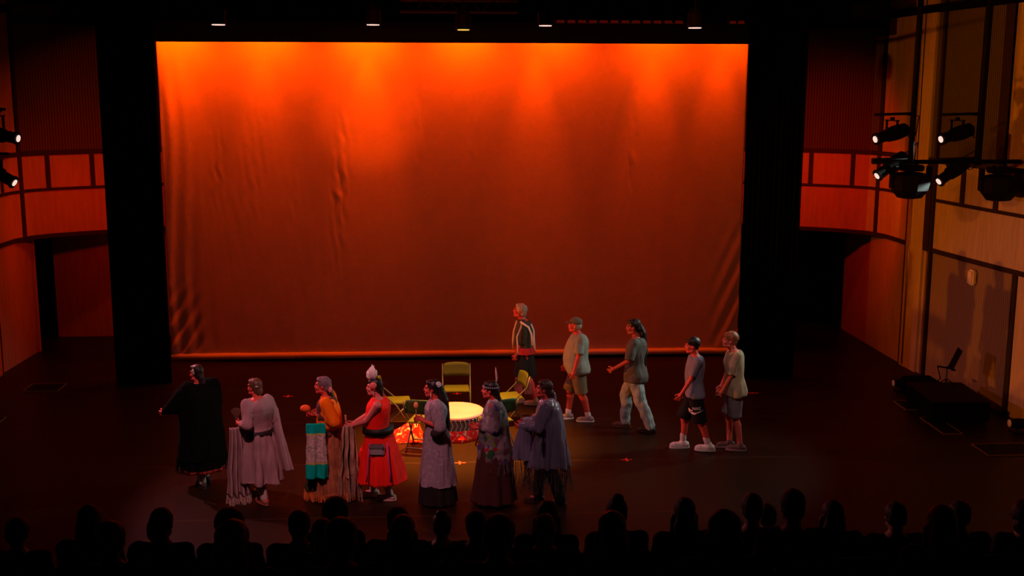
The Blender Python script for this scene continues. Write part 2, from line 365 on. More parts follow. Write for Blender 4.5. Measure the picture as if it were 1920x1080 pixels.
# ==== RIG
# ------------------------------------------------------------------ lighting rig
LENS_W = emis('lit_lens', (1.0, 0.62, 0.52), 1.15); LENS_Y = emis('lit_amber_lens', (1.0, 0.62, 0.10), 0.9)
def lamp_between(name, lens, tgt, label, length=.62, hang=None, group=None):
    """ellipsoidal spotlight: front tube, lamp house, yoke; the lens stands at `lens`"""
    L = Vector(lens); D = (Vector(tgt)-L).normalized(); o = empty(name, L, 0, label, 'spotlight', group)
    q = D.to_track_quat('-Z', 'Y').to_matrix()               # local -Z = beam
    def P(x, y, z): return q @ Vector((x, y, z))
    bm = bmesh.new(); tube(bm, [P(0, 0, z) for z in (.0, .03, .031, .22, .221, .34, .44, .56, .60, .62)], 0, 20, [.098, .098, .085, .085, .105, .118, .118, .105, .07, .03]); link('lamp_body', bm, BMETAL, o, False)
    bm = bmesh.new(); tube(bm, [P(0, 0, -.004), P(0, 0, -.012)], 0, 20, [.052, .052]); link('lens', bm, LENS_W, o)
    bm = bmesh.new(); h = P(0, 0, .30); t = Vector((h.x, h.y, hang-L.z if hang else h.z+.33)); X = P(1, 0, 0)
    for s in (-1, 1): box(bm, (h+t)/2+X*.13*s, (.035, .012, (t-h).length), None)
    box(bm, t, (.30, .05, .02), Vector((1, 0, 0)).rotation_difference(X).to_matrix()); link('yoke', bm, BMETAL, o)
    bm = bmesh.new(); tube(bm, [t, t+Vector((0, 0, .05))], .035); link('clamp', bm, BMETAL, o)
    bm = bmesh.new(); b = P(0, 0, .60); tube(bm, [b, b+Vector((.04, 0, -.14)), b+Vector((.14, 0, -.10)), b+Vector((.18, 0, .2)), t+Vector((.1, 0, .1))], .009, 6); link('cable', bm, BMETAL, o)
    return o
# right rig: two drop pipes and a long low rail
def pipe(name, pts, r, label, arms=()):
    if not arms:
        bm = bmesh.new(); tube(bm, pts, r, 12); return tag(link(name, bm, BMETAL, None, True), label, 'pipe')
    o = empty(name, (0, 0, 0), 0, label, 'pipe'); bm = bmesh.new(); tube(bm, pts, r, 12); link('pipe', bm, BMETAL, o, True)
    for x0, x1, z in arms: bm = bmesh.new(); tube(bm, [(x0, -4.5, z), (x1, -4.5, z-.02)], .022, 10); link('arm', bm, BMETAL, o, True)
    return o
pipe('lighting_pipe', [(7.33, -4.5, 7.88), (7.32, -4.5, 4.16)], .045, 'black vertical lighting pipe with two arms nearer the stage on the right', ((7.32, 6.7, 4.93), (7.32, 6.7, 4.235)))
pipe('lighting_pipe', [(8.43, -4.5, 7.88), (8.40, -4.5, 4.12)], .055, 'thicker black vertical lighting pipe with two arms in front of the slatted right wall', ((8.40, 7.75, 4.93), (8.40, 7.75, 4.235)))
pipe('lighting_rail', [(6.75, -4.38, 4.17), (9.17, -4.38, 4.17)], .035, 'long horizontal black rail crossing the lower ends of the right drop pipes')
HG = {4.53: 4.88, 3.96: 4.17, 3.87: 4.17}
nm = ['upper spotlight on the stage-side drop pipe on the right', 'lower spotlight on the stage-side drop pipe on the right, tilted down', 'upper spotlight on the wall-side drop pipe on the right', 'lower spotlight on the wall-side drop pipe on the right, tilted down']
for (a, b), n_ in zip(LENS_R, nm):
    up = a[2] > 4.2; t = (a[0]-2.0, a[1]-.55, a[2]-(.55 if up else 1.25))
    lamp_between('spotlight', a, t, 'black '+n_, hang=HG[a[2]]-.06, group='side spotlights on the boom pipes')
nm = ['upper spotlight on the left edge, its lens facing right', 'lower spotlight on the left edge, tilted down']
for (a, b), n_ in zip(LENS_L, nm):
    up = a[2] > 4.2; t = (a[0]+2.0, a[1]-.4, a[2]-(.35 if up else 1.1))
    lamp_between('spotlight', a, t, 'black '+n_, hang=a[2]+.33, group='side spotlights on the boom pipes')
pipe('lighting_pipe', [(-7.1, -4.5, 7.88), (-7.1, -4.5, 3.9)], .05, 'black vertical lighting pipe at the left edge of the picture', ((-7.1, -6.5, 5.0), (-7.1, -6.5, 4.34)))
def mover(loc, label):
    o = empty('moving_light', loc, 0, label, 'spotlight')
    bm = bmesh.new(); lathe(bm, [(.10, -.26), (.20, -.24), (.30, -.12), (.33, .02), (.30, .12), (.16, .16), (.05, .17)], 8); link('lamp_body', bm, BMETAL, o)
    bm = bmesh.new(); box(bm, (0, 0, .23), (.34, .28, .10), None, .02); link('yoke_base', bm, BMETAL, o)
    bm = bmesh.new()
    bm.free()
    for s in (-1, 1):
        bm = bmesh.new(); box(bm, (.33*s*.9, 0, .08), (.04, .16, .36), None, .01); link('yoke_arm', bm, BMETAL, o)
        bm = bmesh.new(); tube(bm, [(s*.1, 0, .27), (s*.1, .03, .30)], .02); link('clamp', bm, BMETAL, o)
    return o
mover((7.42, -4.30, 3.84), 'big black moving light hung under the rail beside the stage-side drop pipe')
mover((8.86, -4.34, 3.80), 'big black moving light hung under the rail at the right edge')
# overhead downlights
pipe('overhead_batten', [(-5.5, -5.3, 6.62), (6.5, -5.3, 6.62)], .03, 'black overhead batten carrying the small downlights')
def downlight(x, z, m, label):
    o = empty('downlight', (x, -5.3, z), 0, label, 'spotlight', 'small downlights over the stage')
    bm = bmesh.new(); lathe(bm, [(.10, 0), (.11, .02), (.11, .20), (.07, .27), (.03, .29)], 24); link('lamp_body', bm, BMETAL, o)
    bm = bmesh.new(); 
    if m is LENS_W:
        for k in range(-3, 4):
            w = math.sqrt(max(0, 1-(k/3.6)**2)); box(bm, (k*.026, 0, -.006), (.017, .17*w, .012))
    else: lathe(bm, [(.085, -.016), (.085, -.004)], 24)
    link('lens', bm, m, o)
    bm = bmesh.new(); tube(bm, [(0, 0, .28), (0, 0, 6.585-z)], .012); link('hanger', bm, BMETAL, o)
    return o
for x, z, m, l in ((-3.17, 6.19, LENS_W, 'first pink downlight from the left above the backdrop'), (-.99, 6.20, LENS_W, 'second pink downlight from the left above the backdrop'),
                   (.3, 6.14, LENS_Y, 'single yellow downlight right above the drum'), (1.48, 6.20, LENS_W, 'third pink downlight, right of the yellow one'), (3.66, 6.18, LENS_W, 'fourth pink downlight, nearest the right curtain')):
    downlight(x, z, m, l)
# strip light and truss in the dark above the border
CELL = emis('dim_red_cell', (1, .03, .01), .05)
def strip(x0, x1, n, label):
    o = empty('strip_light', ((x0+x1)/2, -3.0, 6.39), 0, label, 'strip light'); L = x1-x0
    bm = bmesh.new(); box(bm, (0, .05, .03), (L, .12, .12)); link('housing', bm, BMETAL, o)
    for k in range(n):
        bm = bmesh.new(); box(bm, (-L/2+(k+.5)*L/n, -.015, -.01), (L/n*.72, .01, .045), None, .004); link('cell', bm, CELL, o)
    for s in (-.4, .4): bm = bmesh.new(); tube(bm, [(L*s, .05, .08), (L*s, .05, 1.48)], .012); link('hanger', bm, BMETAL, o)
strip(1.84, 3.98, 12, 'long strip light with dim red cells above the backdrop'); strip(4.72, 5.0, 2, 'short strip light with dim red cells beside the right curtain')
tr = empty('lighting_truss', (.27, -3.2, 6.60), 0, 'dark box truss high over the middle of the stage', 'truss')
TR = mat('truss_metal', (.05, .045, .04), .5, .3)
for y in (-.1, .1):
    for z in (-.09, .09): bm = bmesh.new(); tube(bm, [(-.95, y, z), (.95, y, z)], .018, 8); link('chord', bm, TR, tr)
bm = bmesh.new()
for k in range(10): tube(bm, [(-.9+k*.18, -.1, -.09 if k % 2 else .09), (-.72+k*.18, -.1, .09 if k % 2 else -.09)], .008, 6)
link('lattice', bm, TR, tr)
for s in (-.6, .6): bm = bmesh.new(); tube(bm, [(s, 0, .09), (s, 0, 1.28)], .01, 6); link('hanger', bm, BMETAL, tr)
spot('truss_glow', (.3, -2.2, 5.9), (.3, -3.2, 6.6), (1, .05, 0), 1.2, 120, .8, .1)

# ------------------------------------------------------------------ stage floor objects
TAPE = mat('red_tape', (.9, .06, .04), .6, .3)
for (px, py, l) in ((540, 743, 'left of the backdrop behind the seven women'), (857, 738, 'behind the drum under the rear chair'), (862, 868, 'in the amber pool in front of the drum'), (1065, 722, 'beside the man in the cap'), (1175, 862, 'in front of the man in jeans')):
    bm = bmesh.new(); box(bm, (0, 0, .001), (.17, .025, .002)); box(bm, (0, 0, .0012), (.03, .14, .002)); o = link('tape_mark', bm, TAPE); o.location = at(px, py); tag(o, 'small red tape cross '+l, 'tape mark', 'red spike marks on the stage floor')
bm = bmesh.new(); box(bm, (0, 0, .001), (.22, .03, .002)); o = link('tape_mark', bm, TAPE); o.location = at(1410, 737); tag(o, 'short red tape line by the foot of the right curtain', 'tape mark', 'red spike marks on the stage floor')
BRASS = mat('worn_brass', (.35, .26, .10), .4, .5, metal=.6)
for (x, y, w, d, l) in ((7.95, -3.78, .5, .55, 'set in the floor near the black case, furthest upstage'), (7.9, -4.95, .3, .9, 'along the left side of the black case'), (8.35, -6.2, .8, .55, 'at the front right edge of the stage'), (-7.15, -1.85, .6, .5, 'on the left side of the stage'), (-7.45, -3.95, .6, .5, 'at the left picture edge')):
    o = empty('floor_pocket', (x, y, 0), 0, 'low framed floor box lid '+l, 'floor box', 'floor boxes at the stage sides')
    bm = bmesh.new()
    for s in (-1, 1): box(bm, (s*w/2, 0, .008), (.015, d+.015, .016)); box(bm, (0, s*d/2, .008), (w, .015, .016))
    link('frame', bm, BRASS, o)
    bm = bmesh.new(); box(bm, (0, 0, .005), (w-.02, d-.02, .01)); link('lid', bm, BMETAL, o)
# black cases beside the right wall
c = empty('equipment_case', (8.30, -4.25, 0), math.radians(-4), 'large flat-topped black equipment case at the foot of the right wall', 'case')
bm = bmesh.new(); box(bm, (0, 0, .185), (.92, 1.25, .31), None, .02); link('box', bm, BLACK, c)
bm = bmesh.new(); box(bm, (0, 0, .35), (.94, 1.27, .03), None, .01); link('lid', bm, BMETAL, c)
for sx in (-.36, .36):
    for sy in (-.5, .5):
        bm = bmesh.new(); tube(bm, [(sx-.02, sy, .028), (sx+.02, sy, .028)], .028, 14); link('caster', bm, BMETAL, c)
bm = bmesh.new(); box(bm, (8.42, -3.05, .12), (.55, .8, .24), None, .03); tag(link('stage_monitor', bm, BLACK), 'low black wedge lying upstage of the large case', 'case')
st = empty('music_stand', (8.45, -3.85, .365), math.radians(-12), 'small black music stand with its desk tilted edge-on, standing on the case', 'music stand')
bm = bmesh.new()
for a in (0, 120, 240): tube(bm, [(0, 0, .12), (.16*math.cos(math.radians(a)), .16*math.sin(math.radians(a)), .008)], .008, 6)
link('tripod', bm, BMETAL, st)
bm = bmesh.new(); tube(bm, [(0, 0, .06), (0, 0, .34)], .009, 8); tube(bm, [(-.16, 0, .33), (.04, 0, .30)], .014, 8); tube(bm, [(-.16, 0, .33), (-.10, 0, .12), (-.15, 0, .06)], .009, 6); link('post', bm, BMETAL, st)
bm = bmesh.new(); box(bm, (.12, 0, .47), (.012, .30, .36), Matrix.Rotation(math.radians(22), 3, 'Y')); box(bm, (.075, 0, .30), (.07, .30, .012)); link('desk', bm, BMETAL, st)
SIL = mat('lens_glass', (.6, .62, .6), .15, .8)
for x, y, l in ((8.05, -2.85, 'upstage of the black case'), (8.92, -5.35, 'at the front end of the black case')):
    o = empty('floor_spotlight', (x, y, 0), 0, 'small black floor spotlight %s, dull grey lens' % l, 'spotlight', 'low side lights on the floor')
    bm = bmesh.new(); tube(bm, [(-.10, 0, .15), (-.05, 0, .15), (.02, 0, .15), (.14, 0, .14), (.2, 0, .13)], 0, 16, [.075, .075, .08, .08, .03]); link('lamp_body', bm, BMETAL, o)
    bm = bmesh.new(); ellipsoid(bm, (-.10, 0, .15), (.02, .062, .062)); link('lens', bm, SIL, o, True)
    bm = bmesh.new(); box(bm, (.04, 0, .01), (.2, .2, .02)); link('base_plate', bm, BMETAL, o); bm = bmesh.new(); tube(bm, [(.04, 0, .01), (.04, 0, .09)], .015)
    link('floor_stand', bm, BMETAL, o)

# ------------------------------------------------------------------ chairs and drum
CH_G = mat('olive_chair', (.052, .062, .007), .55, .25, .08); CH_D = mat('green_chair', (.012, .042, .012), .55, .25, .08)
CH_F = mat('dark_chair_frame', (.05, .05, .04), .45, .4)
def chair(loc, rz, label, ms, mb):
    o = empty('folding_chair', loc, rz, label, 'chair', 'folding chairs around the drum')
    bm = bmesh.new(); box(bm, (0, .0, .445), (.41, .40, .028), None, .012); ob = link('seat', bm, ms, o)
    bm = bmesh.new(); n = 10; rowsv = []
    for j in range(5):
        z = .60+.225*j/4; row = []
        for i in range(n+1):
            u = -1+2*i/n; w = .215*(1 if j < 3 else (.985 if j == 3 else .93)); row.append((u*w, -.225-.045*(z-.6)/.22-.035*(1-u*u), z-(.0 if j < 4 else .018*abs(u)**3)))
        rowsv.append(row)
    A = [[bm.verts.new(q) for q in r] for r in rowsv]; B = [[bm.verts.new((q[0], q[1]+.018, q[2])) for q in r] for r in rowsv]
    for j in range(4):
        for i in range(n): bm.faces.new((A[j][i+1], A[j][i], A[j+1][i], A[j+1][i+1])); bm.faces.new((B[j][i], B[j][i+1], B[j+1][i+1], B[j+1][i]))
    for i in range(n): bm.faces.new((A[0][i], A[0][i+1], B[0][i+1], B[0][i])); bm.faces.new((A[4][i+1], A[4][i], B[4][i], B[4][i+1]))
    for j in range(4): bm.faces.new((A[j+1][0], A[j][0], B[j][0], B[j+1][0])); bm.faces.new((A[j][n], A[j+1][n], B[j+1][n], B[j][n]))
    link('backrest', bm, mb, o, True)
    for s in (-1, 1):
        bm = bmesh.new(); tube(bm, [(s*.228, -.29, .80), (s*.228, -.24, .62), (s*.226, -.02, .42), (s*.225, .22, .013)], .013); link('leg', bm, CH_F, o, True)
        bm = bmesh.new(); tube(bm, [(s*.205, .16, .43), (s*.205, -.27, .013)], .012); link('leg', bm, CH_F, o, True)
    bm = bmesh.new(); tube(bm, [(-.225, .19, .07), (.225, .19, .07)], .010); link('crossbar', bm, CH_F, o, True)
    bm = bmesh.new(); tube(bm, [(-.205, -.24, .07), (.205, -.24, .07)], .010); link('crossbar', bm, CH_F, o, True)
    return o
def rad(d): return math.radians(d)
def seat_at(px, py): q = at(px, py, .45); return (q.x, q.y, 0)
def back_at(px, py, rz): q = at(px, py, .72); return (q.x-.26*math.sin(rad(rz)), q.y+.26*math.cos(rad(rz)), 0)
chair(seat_at(856, 728), rad(180), 'folding chair directly behind the drum, facing the audience', CH_G, CH_G)
chair(seat_at(745, 750), rad(-86), 'folding chair left of the drum, its seat showing behind the woman in red', CH_G, CH_G)
chair(back_at(786, 762, -14), rad(-14), 'dark green folding chair half hidden behind the woman with the white hair flower', CH_G, CH_D)
chair(seat_at(953, 742), rad(104), 'folding chair right of the drum with its pale green back turned sideways', CH_G, CH_G)
chair(back_at(944, 760, 24), rad(24), 'folding chair half hidden behind the woman with the upright feather', CH_G, CH_D)

def pattern_mat(name, c1, c2, c3, scale, th=.5, rough=.8, metric='EUCLIDEAN'):
    m = bpy.data.materials.new(name); m.use_nodes = True; nt = m.node_tree; b = nt.nodes['Principled BSDF']; b.inputs['Roughness'].default_value = rough; b.inputs['Specular IOR Level'].default_value = .15
    tc = nt.nodes.new('ShaderNodeTexCoord'); v = nt.nodes.new('ShaderNodeTexVoronoi'); v.inputs['Scale'].default_value = scale; v.distance = metric
    nt.links.new(tc.outputs['Object'], v.inputs['Vector'])
    sp = nt.nodes.new('ShaderNodeSeparateColor'); nt.links.new(v.outputs['Color'], sp.inputs[0])
    r = nt.nodes.new('ShaderNodeValToRGB'); r.color_ramp.interpolation = 'CONSTANT'; e = r.color_ramp.elements
    e[0].position = 0; e[0].color = tuple(c1)+(1,); e[1].position = th; e[1].color = tuple(c2)+(1,); k = e.new(th+(1-th)*.5); k.color = tuple(c3)+(1,)
    nt.links.new(sp.outputs[0], r.inputs['Fac']); nt.links.new(r.outputs['Color'], b.inputs['Base Color']); return m
DR = at(853, 768, .40); dx, dy = DR.x, DR.y
dr = empty('powwow_drum', (dx, dy, .0), 0, 'large round hide-topped drum glowing amber in the middle of the stage', 'drum')
bm = bmesh.new(); lathe(bm, [(.40, .17), (.425, .18), (.43, .33), (.40, .34)], 48); link('drum_shell', bm, slat_mat('rope_shell', (.25, .24, .22), (.09, .08, .07), .04), dr)
bm = bmesh.new(); lathe(bm, [(.36, .335), (.445, .335), (.455, .35), (.452, .385), (.435, .402), (.36, .405), (.01, .402)], 64); link('drum_head', bm, mat('hide_drum_skin', (.42, .205, .30), .6, .2, .10, 3), dr, True)
bm = bmesh.new()
for k in range(40):
    a = 2*PI*k/40; tube(bm, [(.452*math.cos(a), .452*math.sin(a), .35), (.436*math.cos(a+.08), .436*math.sin(a+.08), .26), (.432*math.cos(a), .432*math.sin(a), .17)], .007, 5)
link('lacing', bm, mat('hide_lacing', (.4, .38, .3), .7), dr)
RP = pattern_mat('red_patterned_cloth', (.55, .010, .010), (.60, .12, .05), (.55, .30, .20), 26, .76)
bm = bmesh.new(); loft(bm, [(0, 0, 0.004, .47, .47, .02, 9, 1), (0, 0, .06, .46, .46, .015, 9, 1), (0, 0, .13, .45, .45, .01, 9, 1), (0, 0, .175, .44, .44, .01, 9, 1), (0, 0, .18, .40, .40)], 96); link('cloth_wrap', bm, RP, dr, True)
# red blanket slumped left of the drum
bm = bmesh.new(); g = 36; V = []
for j in range(g+1):
    row = []
    for i in range(g+1):
        u, v = i/g, j/g; x = -.33+.62*u; y = -.42+.55*v
        h = .03+.30*max(0, min(1, (u-.05)/.8))**1.2*math.sin(PI*min(1, max(0, v*.9+.06)))**.7
        e = min(u, 1-u, v, 1-v)*7; h *= min(1, e)
        h += .012*noise.noise(Vector((u*9, v*9, 3)))*min(1, e)
        row.append(bm.verts.new((x, y, max(.004, h))))
    V.append(row)
for j in range(g):
    for i in range(g): bm.faces.new((V[j][i], V[j][i+1], V[j+1][i+1], V[j+1][i]))
o = link('patterned_blanket', bm, RP, None, True); s_ = o.modifiers.new('thickness', 'SOLIDIFY'); s_.thickness = .004; s_.offset = 1
o.location = (-.64, -5.0, .0); tag(o, 'bright red patterned blanket heaped on the floor left of the drum', 'blanket')
# ==== PEOPLE
# ------------------------------------------------------------------ figures: shapes are merged by voxel remeshing into one continuous surface
def merged(name, bm, m, parent, voxel, smooth=2, disp=None, loc=None):
    me = bpy.data.meshes.new('tmp'); bmesh.ops.recalc_face_normals(bm, faces=bm.faces[:]); bm.to_mesh(me); bm.free()
    t = bpy.data.objects.new('tmp', me); COL.objects.link(t)
    r = t.modifiers.new('r', 'REMESH'); r.mode = 'VOXEL'; r.voxel_size = voxel; r.use_smooth_shade = True
    if smooth: k = t.modifiers.new('s', 'SMOOTH'); k.factor = .5; k.iterations = smooth
    dg = bpy.context.evaluated_depsgraph_get(); dg.update()
    out = bpy.data.meshes.new_from_object(t.evaluated_get(dg)); bpy.data.objects.remove(t); bpy.data.meshes.remove(me)
    out.name = name; out.materials.clear(); out.materials.append(m)
    if disp:
        ns = [v.normal.copy() for v in out.vertices]
        for v, n in zip(out.vertices, ns): v.co += n*disp(v.co)
    for p in out.polygons: p.use_smooth = True
    o = bpy.data.objects.new(name, out); COL.objects.link(o)
    if parent: o.parent = parent
    return o
def folds(amp, fx=9, fz=1.6, seed=0):
    return lambda c: amp*(noise.noise(Vector((c.x*fx+seed, c.y*fx, c.z*fz)))*1.2+.5*noise.noise(Vector((c.x*fx*2.3, c.y*fx*2.3+seed, c.z*fz*2))))
def ik(a, b, l1, l2, pole):
    a = Vector(a); b = Vector(b); d = b-a; L = d.length
    if L > (l1+l2)*.995: b = a+d.normalized()*(l1+l2)*.995; d = b-a; L = d.length
    x = (l1*l1-l2*l2+L*L)/(2*L); h = math.sqrt(max(0, l1*l1-x*x)); u = d.normalized()
    p = Vector(pole)-u*Vector(pole).dot(u); return a+u*x+p.normalized()*h, b
class Fig:
    """a person: local frame faces +Y, X to the person's right; all joints in metres for height H"""
    def __init__(s, px, py, H, face, label, feet, hands=((-.26, .10, .80), (.26, .10, .80)), lean=.0, build=1.0, belly=0.0, head=(0, 0), sh=.185, poles=None, skin=None, group=None, name='person', loc=None):
        s.k = H/1.75; k = s.k; s.H = H; q = loc or at(px, py); s.root = empty(name, (q.x, q.y, q.z), math.radians(face), label, 'person', group)
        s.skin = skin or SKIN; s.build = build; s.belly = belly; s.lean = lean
        mx = max(math.hypot(f[0]*k+(.09*k if i == 0 else -.09*k), f[1]*k) for i, f in enumerate(feet))
        s.hz = min(.925*k, .085*k+math.sqrt((.85*k)**2-mx**2)); dz = s.hz-.925*k; s.dz = dz
        s.P = lambda x, y, z: Vector((x*k, y*k+lean*max(0, z*k-.925*k), z*k+dz))
        P = s.P; s.hip = [P(-.088, 0, .93), P(.088, 0, .93)]
        s.ank = [Vector((f[0]*k, f[1]*k-.03*k, .085*k+(f[2] if len(f) > 2 else 0))) for f in feet]; s.feet = feet
        s.knee = []
        for i in (0, 1):
            kn, an = ik(s.hip[i], s.ank[i], .43*k, .425*k, (0.02*(-1 if i == 0 else 1), 1, 0)); s.knee.append(kn); s.ank[i] = an
        s.sho = [P(-sh, -.01, 1.43), P(sh, -.01, 1.43)]; s.elb = []; s.wri = []
        for i in (0, 1):
            hx, hy, hz = hands[i]; t = Vector((hx*k, hy*k, hz*k+dz)); po = (poles[i] if poles else ((-.35 if i == 0 else .35), -1, -.25))
            e, w = ik(s.sho[i], t, .285*k, .255*k, po); s.elb.append(e); s.wri.append(w)
        s.neck = P(0, .0, 1.46); s.hc = P(0, .035+.02, 1.63); s.yaw = math.radians(head[0]); s.pit = math.radians(head[1])
        s.hr = Matrix.Rotation(s.yaw, 3, 'Z') @ Matrix.Rotation(-s.pit, 3, 'X')
    def h(s, x, y, z): return s.hc + s.hr @ Vector((x*s.k, y*s.k, z*s.k))
    def torso(s, bm, off=0.0, z0=.84, z1=1.50, wide=1.0, flare=0.0, n=40):
        b = s.build; B = s.belly; pro = [(.80, .150, .105, -.01), (.88, .165*b, .115*b, -.01), (.98, .155*b+.3*B, .108*b+.5*B, .0+.5*B), (1.08, .142*b+.35*B, .10*b+.7*B, .01+.7*B), (1.18, .150*b+.25*B, .108*b+.5*B, .01+.45*B), (1.28, .165*b, .118*b+.2*B, .005+.15*B), (1.36, .172*b, .115*b, 0), (1.42, .160*b, .095*b, -.005), (1.465, .105, .07, -.005), (1.50, .062, .058, .005)]
        def val(z):
            for a, c in zip(pro[:-1], pro[1:]):
                if z <= c[0]: t = max(0, (z-a[0])/(c[0]-a[0])); return [a[i]+(c[i]-a[i])*t for i in range(4)]
            return pro[-1]
        R = []; N = 14
        for i in range(N+1):
            z = z0+(z1-z0)*i/N; v = val(z); f = flare*max(0, (1.15-z)); c = s.P(0, v[3], z)
            R.append((c.x, c.y, c.z, (v[1]*wide+off+f)*s.k, (v[2]*wide+off+f)*s.k, 0, 0, 0, .9))
        loft(bm, R, n)
    def leg(s, bm, i, rs=(.088, .058, .038), off=0.0, upto=1.0):
        k = s.k; b = s.build**.5; capsule(bm, s.hip[i], s.knee[i], (rs[0]*b+off)*k, (rs[1]*b+off)*k)
        m = s.knee[i].lerp(s.ank[i], .30)+Vector((0, -.018*k, 0)); e = s.knee[i].lerp(s.ank[i], upto)
        capsule(bm, s.knee[i], m, (rs[1]*b*.96+off)*k, (rs[1]*.98*b+off)*k); capsule(bm, m, e, (rs[1]*.96*b+off)*k, (rs[2]+off)*k)
    def hand(s, bm, i, curl=.5, dirn=None):
        k = s.k; W = s.wri[i]; d = (dirn and Vector(dirn) or (s.wri[i]-s.elb[i])).normalized()
        side = Vector((-1 if i == 0 else 1, 0, 0)); out = (side - d*side.dot(d)); 
        if out.length < .2: out = Vector((0, 0, 1))-d*d.z
        out.normalize(); th = d.cross(out)*(1 if i == 0 else -1)          # th: towards the thumb (forward when the arm hangs)
        if i == 0: th = -th if th.y < 0 else th
        else: th = -th if th.y < 0 else th
        if abs(th.y) < .3 and th.z < 0: th = -th
        palm = -out
        capsule(bm, W, W+d*.03*k, .026*k, .027*k)
        for j in range(4): capsule(bm, W+d*.02*k+th*(j-1.5)*.012*k, W+d*.082*k+th*(1.5-j)*.0205*k, .017*k, .0125*k, 8)
        for j, L in enumerate((.070, .080, .075, .058)):
            a = W+d*.085*k+th*(1.5-j)*.021*k; c = curl*(.8+.12*j); sp = th*(1.5-j)*.10
            d1 = (d*math.cos(c*.7)+palm*math.sin(c*.7)+sp).normalized(); d2 = (d*math.cos(c*1.6)+palm*math.sin(c*1.6)+sp*.6).normalized(); d3 = (d*math.cos(c*2.3)+palm*math.sin(c*2.3)).normalized()
            b = a+d1*L*.45*k; e = b+d2*L*.32*k; f = e+d3*L*.24*k
            capsule(bm, a, b, .0098*k, .0092*k, 8); capsule(bm, b, e, .0092*k, .0085*k, 8); capsule(bm, e, f, .0085*k, .0075*k, 8)
        a = W+d*.028*k+th*.022*k+palm*.006*k; b = a+(d*.6+th*.75+palm*.25).normalized()*.042*k; e = b+(d*.9+th*.25+palm*.35).normalized()*.032*k
        capsule(bm, a, b, .0145*k, .0115*k, 8); capsule(bm, b, e, .0115*k, .0095*k, 8)
        s.grip = getattr(s, 'grip', {}); s.grip[i] = W+d*.095*k+palm*.028*k
    def arm(s, bm, i, r=(.047, .036, .026), off=0.0, upto=1.0):
        k = s.k; b = s.build**.6; capsule(bm, s.sho[i], s.elb[i], (r[0]*b+off)*k, (r[1]*b+off)*k)
        e = s.elb[i].lerp(s.wri[i], upto); m = s.elb[i].lerp(s.wri[i], .3*upto); capsule(bm, s.elb[i], m, (r[1]*.98*b+off)*k, (r[1]*.98*b+off)*k); capsule(bm, m, e, (r[1]*.96*b+off)*k, (r[2]+off)*k)
    def head_bm(s, bm):
        k = s.k; h = s.h; q = s.hr
        E = lambda c, r, seg=20: ellipsoid(bm, h(*c), (r[0]*k, r[1]*k, r[2]*k), q, seg)
        E((0, -.012, .022), (.074, .094, .098)); E((0, .032, -.028), (.059, .062, .082)); E((0, .052, -.084), (.032, .030, .025), 12)
        for x in (-1, 1): E((x*.036, .060, -.035), (.026, .026, .028), 12); E((x*.076, -.005, -.012), (.011, .019, .030), 12); capsule(bm, h(x*.05, .0, -.07), h(x*.02, .062, -.095), .026*k, .022*k, 8)
        capsule(bm, h(0, .088, .012), h(0, .103, -.028), .009*k, .0135*k, 10)
        for x in (-1, 1): E((x*.012, .096, -.032), (.009, .010, .008), 8); capsule(bm, h(x*.012, .088, .026), h(x*.046, .076, .024), .011*k, .009*k, 8)
        capsule(bm, h(-.018, .089, -.060), h(.018, .089, -.060), .0085*k, .0085*k, 8); capsule(bm, h(-.015, .087, -.070), h(.015, .087, -.070), .0085*k, .0085*k, 8)
        capsule(bm, s.P(0, -.015, 1.40), h(0, -.020, -.06), .060*k*(s.build**.4), .054*k*(s.build**.4), 16)
    def body(s, legs=True, hands=True, voxel=.0065, curls=(.5, .5), dirs=(None, None)):
        bm = bmesh.new(); s.torso(bm); s.head_bm(bm)
        for i in (0, 1):
            capsule(bm, s.P(-.08 if i == 0 else .08, -.01, 1.42), s.sho[i], .055*s.k, .050*s.k*s.build**.5)
            s.arm(bm, i); s.leg(bm, i)
            if hands: s.hand(bm, i, curls[i], dirs[i])
            a = s.ank[i]; f = s.toe(i); capsule(bm, a+Vector((0, -.02*s.k, -.03*s.k)), a.lerp(f, .65)+Vector((0, 0, -.005)), .036*s.k, .030*s.k); capsule(bm, a, a+Vector((0, 0, -.035*s.k)), .038*s.k, .036*s.k)
        o = merged('body', bm, s.skin, s.root, voxel)
        for x in (-1, 1):
            bm = bmesh.new(); c = s.h(x*.030, .078, .004); ellipsoid(bm, c, (.009*s.k,)*3, None, 10); link('eye', bm, EYE, s.root, True)
        return o
    def toe(s, i):
        f = s.feet[i]; t = math.radians(f[3]) if len(f) > 3 else 0; t += (-.12 if i == 0 else .12)*-1
        a = s.ank[i]; return a+Vector((math.sin(t)*.16*s.k, math.cos(t)*.16*s.k, -.05*s.k))
    def shoe(s, i, m, sole=None, chunky=0.0, name='shoe', boot=0.0):
        k = s.k; a = s.ank[i]; f = s.toe(i); u = (f-a); u.z = 0; u.normalize(); zf = a.z-.085*k
        lift = 0; A = Vector((a.x, a.y, zf)); c = chunky
        bm = bmesh.new(); heel = A-u*.045*k; ball = A+u*.13*k
        capsule(bm, heel+Vector((0, 0, .042*k+c)), ball+Vector((0, 0, .034*k+c)), .040*k+c, .036*k+c); capsule(bm, ball+Vector((0, 0, .034*k+c)), A+u*.165*k+Vector((0, 0, .030*k+c)), .040*k+c, .030*k+c)
        capsule(bm, A+Vector((0, 0, .045*k+c)), a+Vector((0, 0, .005*k)), .046*k+c, .045*k+c)
        if boot: capsule(bm, a, a.lerp(s.knee[i], boot), .050*k, .060*k)
        o = merged(name, bm, m, s.root, .007, 2)
        for v in o.data.vertices:
            if v.co.z < zf+.012: v.co.z = zf+.012
        bm = bmesh.new(); Z = zf
        N = 28; r1 = []; r2 = []
